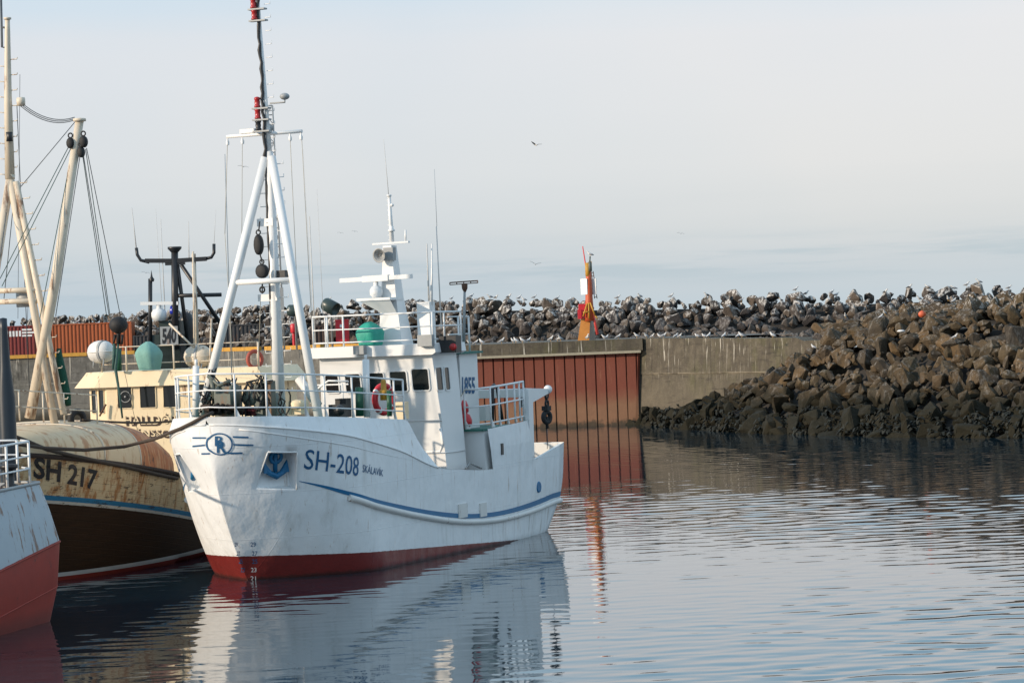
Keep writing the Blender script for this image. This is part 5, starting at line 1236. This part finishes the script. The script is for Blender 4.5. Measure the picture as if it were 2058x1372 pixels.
for i, (p, s_, k) in enumerate(rocks):
    me = R.choice(RV[k]); rot = orient(); scl = Vector((s_*R.uniform(.85, 1.15), s_*R.uniform(.85, 1.15), s_*R.uniform(.75, 1.0)))
    if nb < 300 and sizepx((p, s_, k)) > 0:
        o = bpy.data.objects.new('boulder', me); COL.objects.link(o); o.location = p; o.rotation_mode = 'QUATERNION'; o.rotation_quaternion = rot; o.scale = scl
        kk = 'bw' if k == 1 else ('weed' if p.z < 1.0 else 'mound'); tag(o, LAB[kk][0], 'boulder', LAB[kk][1]); nb += 1
    else:
        t_ = bmesh.new(); t_.from_mesh(me); t_.transform(Matrix.LocRotScale(p, rot, scl)); tm = bpy.data.meshes.new('x'); t_.to_mesh(tm); t_.free(); stuff[k].from_mesh(tm); bpy.data.meshes.remove(tm)
for k, (nm, lb_) in enumerate((('mound_rubble', 'smaller brown boulders filling the mound right of the wall'), ('breakwater_rubble', 'smaller grey boulders filling the breakwater behind the pier'))):
    me = bpy.data.meshes.new(nm); stuff[k].to_mesh(me); stuff[k].free(); me.materials.append(RM[k]); o = bpy.data.objects.new(nm, me); COL.objects.link(o); tag(o, lb_, 'boulders', kind='stuff')
# earth core under the boulders
m = MB(); xs_ = [6.6+i*1.2 for i in range(24)]
m.grid([[Vector((x, toe(x)+q, min(mound_z(x, toe(x)+q), 5.9)-.75)) for q in (-3, -1, 1, 3, 5, 7, 9, 11, 13, 15, 18) if True] for x in xs_ if x > 16.5], False)
m.grid([[Vector((x, min(toe(x)+q, wally(x)-.1) , min(mound_z(x, min(toe(x)+q, wally(x)-.1)), 5.9)-.75)) for q in (-3, -1, 1, 3, 5, 7, 9, 11)] for x in xs_ if x < 17.2], False)
m.grid([[Vector((x, interp(x, CRX, CRY)-3.0*(1-f)+(6 if f > 1 else 0), 4.9+(interp(x, CRX, CRZ)-5.3)*min(f, 1))) for f in (-.3, 0, .5, 1, 1.2)] for x in [-50+i*2 for i in range(43)]], False)
m.face([(17.5, 150, 4.4), (40, 140, 4.4), (40, 186, 5.2), (10, 186, 4.9), (17.5, 170, 4.6)])
o = m.build('embankment', simple('embankment_earth', (.03, .026, .022), .95, .4, 2, kind='World')); tag(o, kind='structure')
# seaweed tufts on the toe
wd_ = MB(); R2 = random.Random(9)
for i in range(1100):
    x = R2.uniform(7.2, 30); y = toe(x)+R2.uniform(-.7, 2.6)
    if y > wally(x)-.2: continue
    z = max(.02, mound_z(x, y)+R2.uniform(.0, .55)); 
    if z > .75+.5*math.sin(x*1.3)*math.sin(x*.47+1)+R2.uniform(-.5, .6): continue
    n_ = 5
    for j in range(n_):
        a = R2.uniform(0, 6.28); L_ = R2.uniform(.12, .38); wv = R2.uniform(.04, .11); d = Vector((math.cos(a), math.sin(a), 0)); sd = Vector((-d.y, d.x, 0))*wv; p0 = Vector((x, y, z+R2.uniform(0, .25))); p1 = p0+d*L_*.5+Vector((0, 0, .03)); p2 = p0+d*L_-Vector((0, 0, .12))
        wd_.face([p0-sd*.5, p0+sd*.5, p1+sd, p1-sd], True); wd_.face([p1-sd, p1+sd, p2+sd*.4, p2-sd*.4], True)
o = wd_.build('seaweed', simple('seaweed_brown', (.008, .009, .004), .75, .6, 3, kind='World'), recalc=False); tag(o, 'dark bladder weed hanging over the waterline boulders', 'seaweed', kind='stuff')
# litter on the mound
def litter(px_, py_, Y, r_, mt, name, label, cat, flat=.4):
    p = at(px_, py_, Y); p.z = max(p.z, .3); m = MB(); rr = random.Random(int(px_)); rows = []
    for i in range(6):
        a = math.pi*i/5; rows.append([p+Vector((math.cos(2*math.pi*j/9)*r_*math.sin(a)*rr.uniform(.8, 1.2), math.sin(2*math.pi*j/9)*r_*math.sin(a)*.6, -r_*flat*math.cos(a)*rr.uniform(.8, 1.1))) for j in range(9)])
    m.grid(rows, True, True); tag(m.build(name, mt, None, p), label, cat)
litter(1853, 631, 147, .21, simple('faded_orange_float', (.60, .12, .05), .5, .15, 6), 'net_float', 'orange float lying high on the brown boulders', 'float', .9)
litter(2030, 706, 139, .35, M['white'], 'plastic_scrap', 'white plastic scrap on the boulders by the right edge', 'litter', .25)
litter(1811, 665, 145, .22, M['white'], 'plastic_scrap', 'small white scrap on the boulders below the orange float', 'litter', .3)
litter(2048, 662, 141, .26, M['white'], 'plastic_scrap', 'white scrap on the upper boulders by the right edge', 'litter', .3)
litter(2045, 848, 132.5, .3, simple('pale_blue_plastic', (.22, .42, .5), .5, .1, 5), 'plastic_scrap', 'pale blue scrap just above the waterline at the right edge', 'litter', .3)

# ================================================================== gulls
GW = simple('gull_white_feathers', (.62, .61, .59), .8, .05, 20); GG = simple('gull_grey_feathers', (.30, .31, .33), .8, .15, 20); GB = simple('gull_black_feathers', (.03, .03, .035), .8, .2, 20); GY = simple('gull_beak', (.65, .35, .04), .5, .1, 20)
def gullmesh(back, up=1.0):
    m = MB()
    sp = [(-.26, .10), (-.17, .13), (-.05, .17), (.06, .22*up), (.12, .29*up), (.145, .35*up), (.19, .375*up), (.225, .365*up)]; rd = [.012, .045, .085, .085, .055, .042, .045, .02]
    m.tube([(x, 0, z) for x, z in sp], rd, 10); m.tube([(.215, 0, .365*up), (.275, 0, .35*up)], [.014, .004], 6, 2)
    for y in (-1, 1):
        m.tube([(-.27, y*.02, .115), (-.12, y*.075, .17), (.02, y*.085, .205), (.08, y*.06, .225)], [.01, .045, .055, .01], 8, 1, flat=.5); m.tube([(-.0, y*.03, .10), (.01, y*.03, 0)], .008, 5, 2)
    me_o = m.build('seagull', [GW, back, GY]); return me_o
def flymesh(back, a1, a2):
    m = MB(); m.tube([(-.25, 0, 0), (-.12, 0, 0), (.05, 0, 0), (.15, 0, .02), (.2, 0, .03), (.26, 0, .02)], [.01, .06, .075, .05, .04, .005], 10)
    for y in (-1, 1):
        p = [Vector((.02, y*.05, .03)), Vector((.06, y*.32, .03+.3*math.sin(a1))), Vector((-.08, y*.66, .03+.3*math.sin(a1)+.35*math.sin(a2)))]
        ch = [.15, .14, .03]
        top = [[q+Vector((c, 0, 0)), q+Vector((0, 0, .012)), q-Vector((c, 0, 0))] for q, c in zip(p, ch)]
        m.grid(top, True, False, 1); m.grid([[v-Vector((0, 0, .015)) for v in r_] for r_ in top], True, False, 1)
    return m.build('seagull', [GW, back, GY])
protos = [gullmesh(GG), gullmesh(GG, .88), gullmesh(GB)]
used_p = [False]*5
def put(o, i, loc, rz, sc_, label, group, rx=0):
    c = o if not used_p[i] else o.copy()
    if used_p[i]: COL.objects.link(c)
    used_p[i] = True
    c.location = loc; c.rotation_euler = (rx, 0, rz); c.scale = (sc_*.74,)*3; tag(c, label, 'gull', group); return c
RG = random.Random(21)
L1 = 'white gull standing on the coping above the rust-red sheet piles'; L2 = 'white gull standing on the top of the stained concrete wall'; L3 = 'pale gull perched on the crest of the long breakwater'; L4 = 'dark-backed gull perched on the crest of the long breakwater'
for px_ in (944, 956, 968, 1008, 1031, 1037, 1050, 1062, 1107, 1121, 1127, 1215, 1219, 1243):
    y = 166.3+(7.4-at(px_, 690, 168).x)*.15+RG.uniform(.2, 1.2); p = at(px_, 690, y); p.z = 5.03; k = RG.choice((0, 0, 1)); put(protos[k], k, p, RG.choice((0, 3.14))+RG.uniform(-.9, .9), RG.uniform(.95, 1.25), L1, 'gulls on the pier coping')
p = at(1181, 690, 167); p.z = 5.03; put(protos[0], 0, p, -1.2, 1.3, 'white gull standing at the foot of the beacon pedestal', None)
for px_ in (1289, 1307, 1319, 1333, 1340, 1364, 1371, 1404, 1417, 1425, 1453, 1479, 1485, 1540):
    xw = at(px_, 690, 162).x; f = (xw-7.5)/9.7; p = Vector((xw, wally(xw)+.45+RG.uniform(0, .5), 5.03-.30*f)); k = RG.choice((0, 0, 1)); put(protos[k], k, p, RG.choice((0, 3.14))+RG.uniform(-.9, .9), RG.uniform(.95, 1.25), L2, 'gulls on the concrete wall')
crest = [r for r in rocks if r[2] == 1]
for px_, dk in ((907, 0), (954, 0), (998, 0), (1003, 1), (1024, 1), (1048, 0), (1062, 0), (1080, 0), (1124, 0), (1143, 0), (1255, 0), (1299, 0), (1361, 0), (1412, 1), (1494, 0), (1571, 1), (1602, 0), (1620, 1), (1680, 0), (1697, 0), (1705, 0), (1772, 1), (1823, 1), (1861, 0), (1925, 0), (1950, 0), (1980, 0), (2037, 0), (560, 0), (660, 1)):
    best = max((r for r in crest if abs(1029+r[0].x/r[0].y*F-px_) < 14), key=lambda r: r[0].z+r[1]*.62, default=None)
    if best is None: continue
    p = best[0]+Vector((0, -.1, best[1]*.66)); k = 2 if dk else RG.choice((0, 1)); put(protos[k], k, p, RG.choice((0, 3.14))+RG.uniform(-.8, .8), RG.uniform(1.0, 1.3), L4 if dk else L3, 'dark gulls on the breakwater crest' if dk else 'pale gulls on the breakwater crest')
for i in range(10):
    r = RG.choice([q for q in rocks[:200] if q[2] == 0 and q[0].z > 3.4 and q[0].x < 24]); put(protos[0], 0, r[0]+Vector((0, -.2, r[1]*.75)), RG.uniform(0, 6), 1.0, 'white gull resting among the brown boulders of the mound', 'gulls on the mound')
p = at(1186, 516, YB); put(protos[0], 0, p, 2.9, 1.2, 'white gull perched on top of the harbour beacon', None)
for px_, lab in ((156, 'gull standing on top of the orange-brown container, nearer its left end'), (235, 'gull standing on top of the orange-brown container, nearer its right end')):
    p = at(px_, 640, 229); p.z = ZQ+2.6; put(protos[0], 0, p, .4, 1.2, lab, None)
fl = [flymesh(GB, .5, .2), flymesh(GG, .2, -.3)]
for px_, py_, Y, k, rz, lab in ((1077, 292, 130, 0, 1.0, 'dark gull flying high over the pier, topmost right of the masts'), (1076, 531, 150, 0, .3, 'dark gull flying low above the breakwater, left of the beacon'), (489, 335, 150, 1, .4, 'pale gull flying left of the white foremast'), (1368, 469, 210, 1, .2, 'pale gull flying far over the breakwater, right of the beacon'), (713, 465, 260, 1, .1, 'tiny gull flying beside the roof mast, right of its neighbour'), (684, 468, 260, 1, .3, 'tiny gull flying beside the roof mast, left of its neighbour'), (293, 548, 190, 1, .3, 'pale gull flying beside the black T-shaped mast')):
    put(fl[k], 3+k, at(px_, py_, Y), rz+1.2, .62, lab, None, .2)

# ================================================================== mooring ropes
def bw(fr, p): return Vector((fr.P[0], fr.P[1], 0))+Matrix.Rotation(math.pi/2-fr.th, 3, 'Z')@B3(*p)
a = at(-40, 885, 66); b = bw(WB, WB.hit(415, 832, s=-.3))
def rope(pts, r_, mt, label):
    m = MB(); m.tube(pts, r_, 8); tag(m.build('mooring_rope', mt, None, pts[0]), label, 'rope')
def wbp(x, y):
    h = WB.hull(x, y, wb); q = bw(WB, h); return q+(Vector(CAM)-q).normalized()*.09
e1_, e2_ = wbp(362, 861), wbp(385, 850)
rope([at(-40, 878, 68), at(40, 893, 69.4), at(90, 900, 70.3), at(170, 904, 71.6), at(250, 897, 72.9), at(310, 882, max(72.4, e1_.y)), e1_, e2_, at(412, 835, e2_.y-.3), at(428, 829, e2_.y-.1)], .045, M['rope'], 'dark mooring rope sagging from the left edge up to the white bow')
pts = []
for x, y in ((0, 868), (45, 884), (90, 903), (140, 915), (200, 928), (250, 938), (300, 950), (352, 961)):
    h = OB.hull(x, y, ob); pts.append(bw(OB, (h[0], h[1]+.06, h[2])) if h else at(x, y, 73.5))
rope(pts, .05, M['rope'], 'dark mooring rope lying along the gunwale of the old cream boat')
rope(sag(bw(OB, OB.hit(166, 843, s=3.0)), bw(OB, OB.hit(352, 846, s=10.5)), .06), .03, M['rope'], 'brown rope stretched level across the front of the cream wheelhouse')

# ================================================================== water
def water():
    rng = np.random.default_rng(4)
    ys = [40.0]
    while ys[-1] < 172: ys.append(ys[-1]+max(.075, .000019*ys[-1]**2))
    ys = np.array([-300, 0, 20, 32]+ys+[185, 215, 260, 400, 900, 3000, 12000.])
    xs_ = np.concatenate([[-9000, -2500, -600, -150, -60], np.arange(-20, 36, .16), [60, 150, 600, 2500, 9000]])
    X, Y = np.meshgrid(xs_, ys); Z = np.zeros_like(X)
    amp = np.zeros_like(X)
    for i in range(10):        # where the breeze touches
        k = rng.uniform(.05, .22); a = rng.uniform(0, 6.28); amp += np.sin(k*1.2*X*np.cos(a)+k*Y*np.sin(a)+rng.uniform(0, 6.28))
    amp = amp/np.sqrt(5)
    open_ = 1/(1+np.exp(-(X-(-1.0)+.0*(Y-70))/2.0))
    far = 1/(1+np.exp(-(Y-92)/6))
    A = (.44+.58*np.maximum(open_*.7, far))*(1+.42*np.clip(amp, -1.6, 1.8))
    near = 1/(1+np.exp((Y-66)/4)); A *= 1-.25*near
    shel = np.exp(-((Y-155)/22)**2)*0
    for i in range(90):
        lam = np.exp(rng.uniform(np.log(.30), np.log(1.6))); k = 2*np.pi/lam
        th = np.pi/2+rng.normal(.08, .42); ph = rng.uniform(0, 6.28); sl_ = .0060*(1.0 if lam < 1.2 else .7)
        fade = np.clip((lam/.9)/(np.maximum(Y, 1)/75), .0, 1.0) if lam < 1.0 else 1.0
        Z += sl_/k*np.sin(k*(X*np.cos(th)+Y*np.sin(th))+ph+.6*np.sin(.21*X+.13*Y+i))*fade
    edge = np.clip((X+20)/2, 0, 1)*np.clip((35.5-X)/2, 0, 1)*np.clip((Y-40)/4, 0, 1)*np.clip((178-Y)/6, 0, 1)
    Z = Z*A*edge
    me = bpy.data.meshes.new('water'); ny, nx = X.shape
    me.vertices.add(nx*ny); me.vertices.foreach_set('co', np.stack([X, Y, Z], -1).reshape(-1).astype(np.float32))
    i = np.arange((ny-1)*(nx-1)); r, c = i//(nx-1), i % (nx-1); v = r*nx+c
    q = np.stack([v, v+1, v+nx+1, v+nx], -1).reshape(-1).astype(np.int32)
    me.loops.add(len(q)); me.loops.foreach_set('vertex_index', q); me.polygons.add(len(i)); me.polygons.foreach_set('loop_start', (i*4).astype(np.int32)); me.polygons.foreach_set('loop_total', np.full(len(i), 4, np.int32)); me.polygons.foreach_set('use_smooth', np.ones(len(i), bool))
    me.update(calc_edges=True); o = bpy.data.objects.new('water', me); COL.objects.link(o); tag(o, kind='structure')
    n = NT('harbour_water'); n.b.inputs['IOR'].default_value = 2.15
    me.materials.append(n.done((.005, .020, .032), .03, n.bump(n.noise(2.2, 3, .5, 'World', (1, 1.6, 1)), .06, .02)))
water()
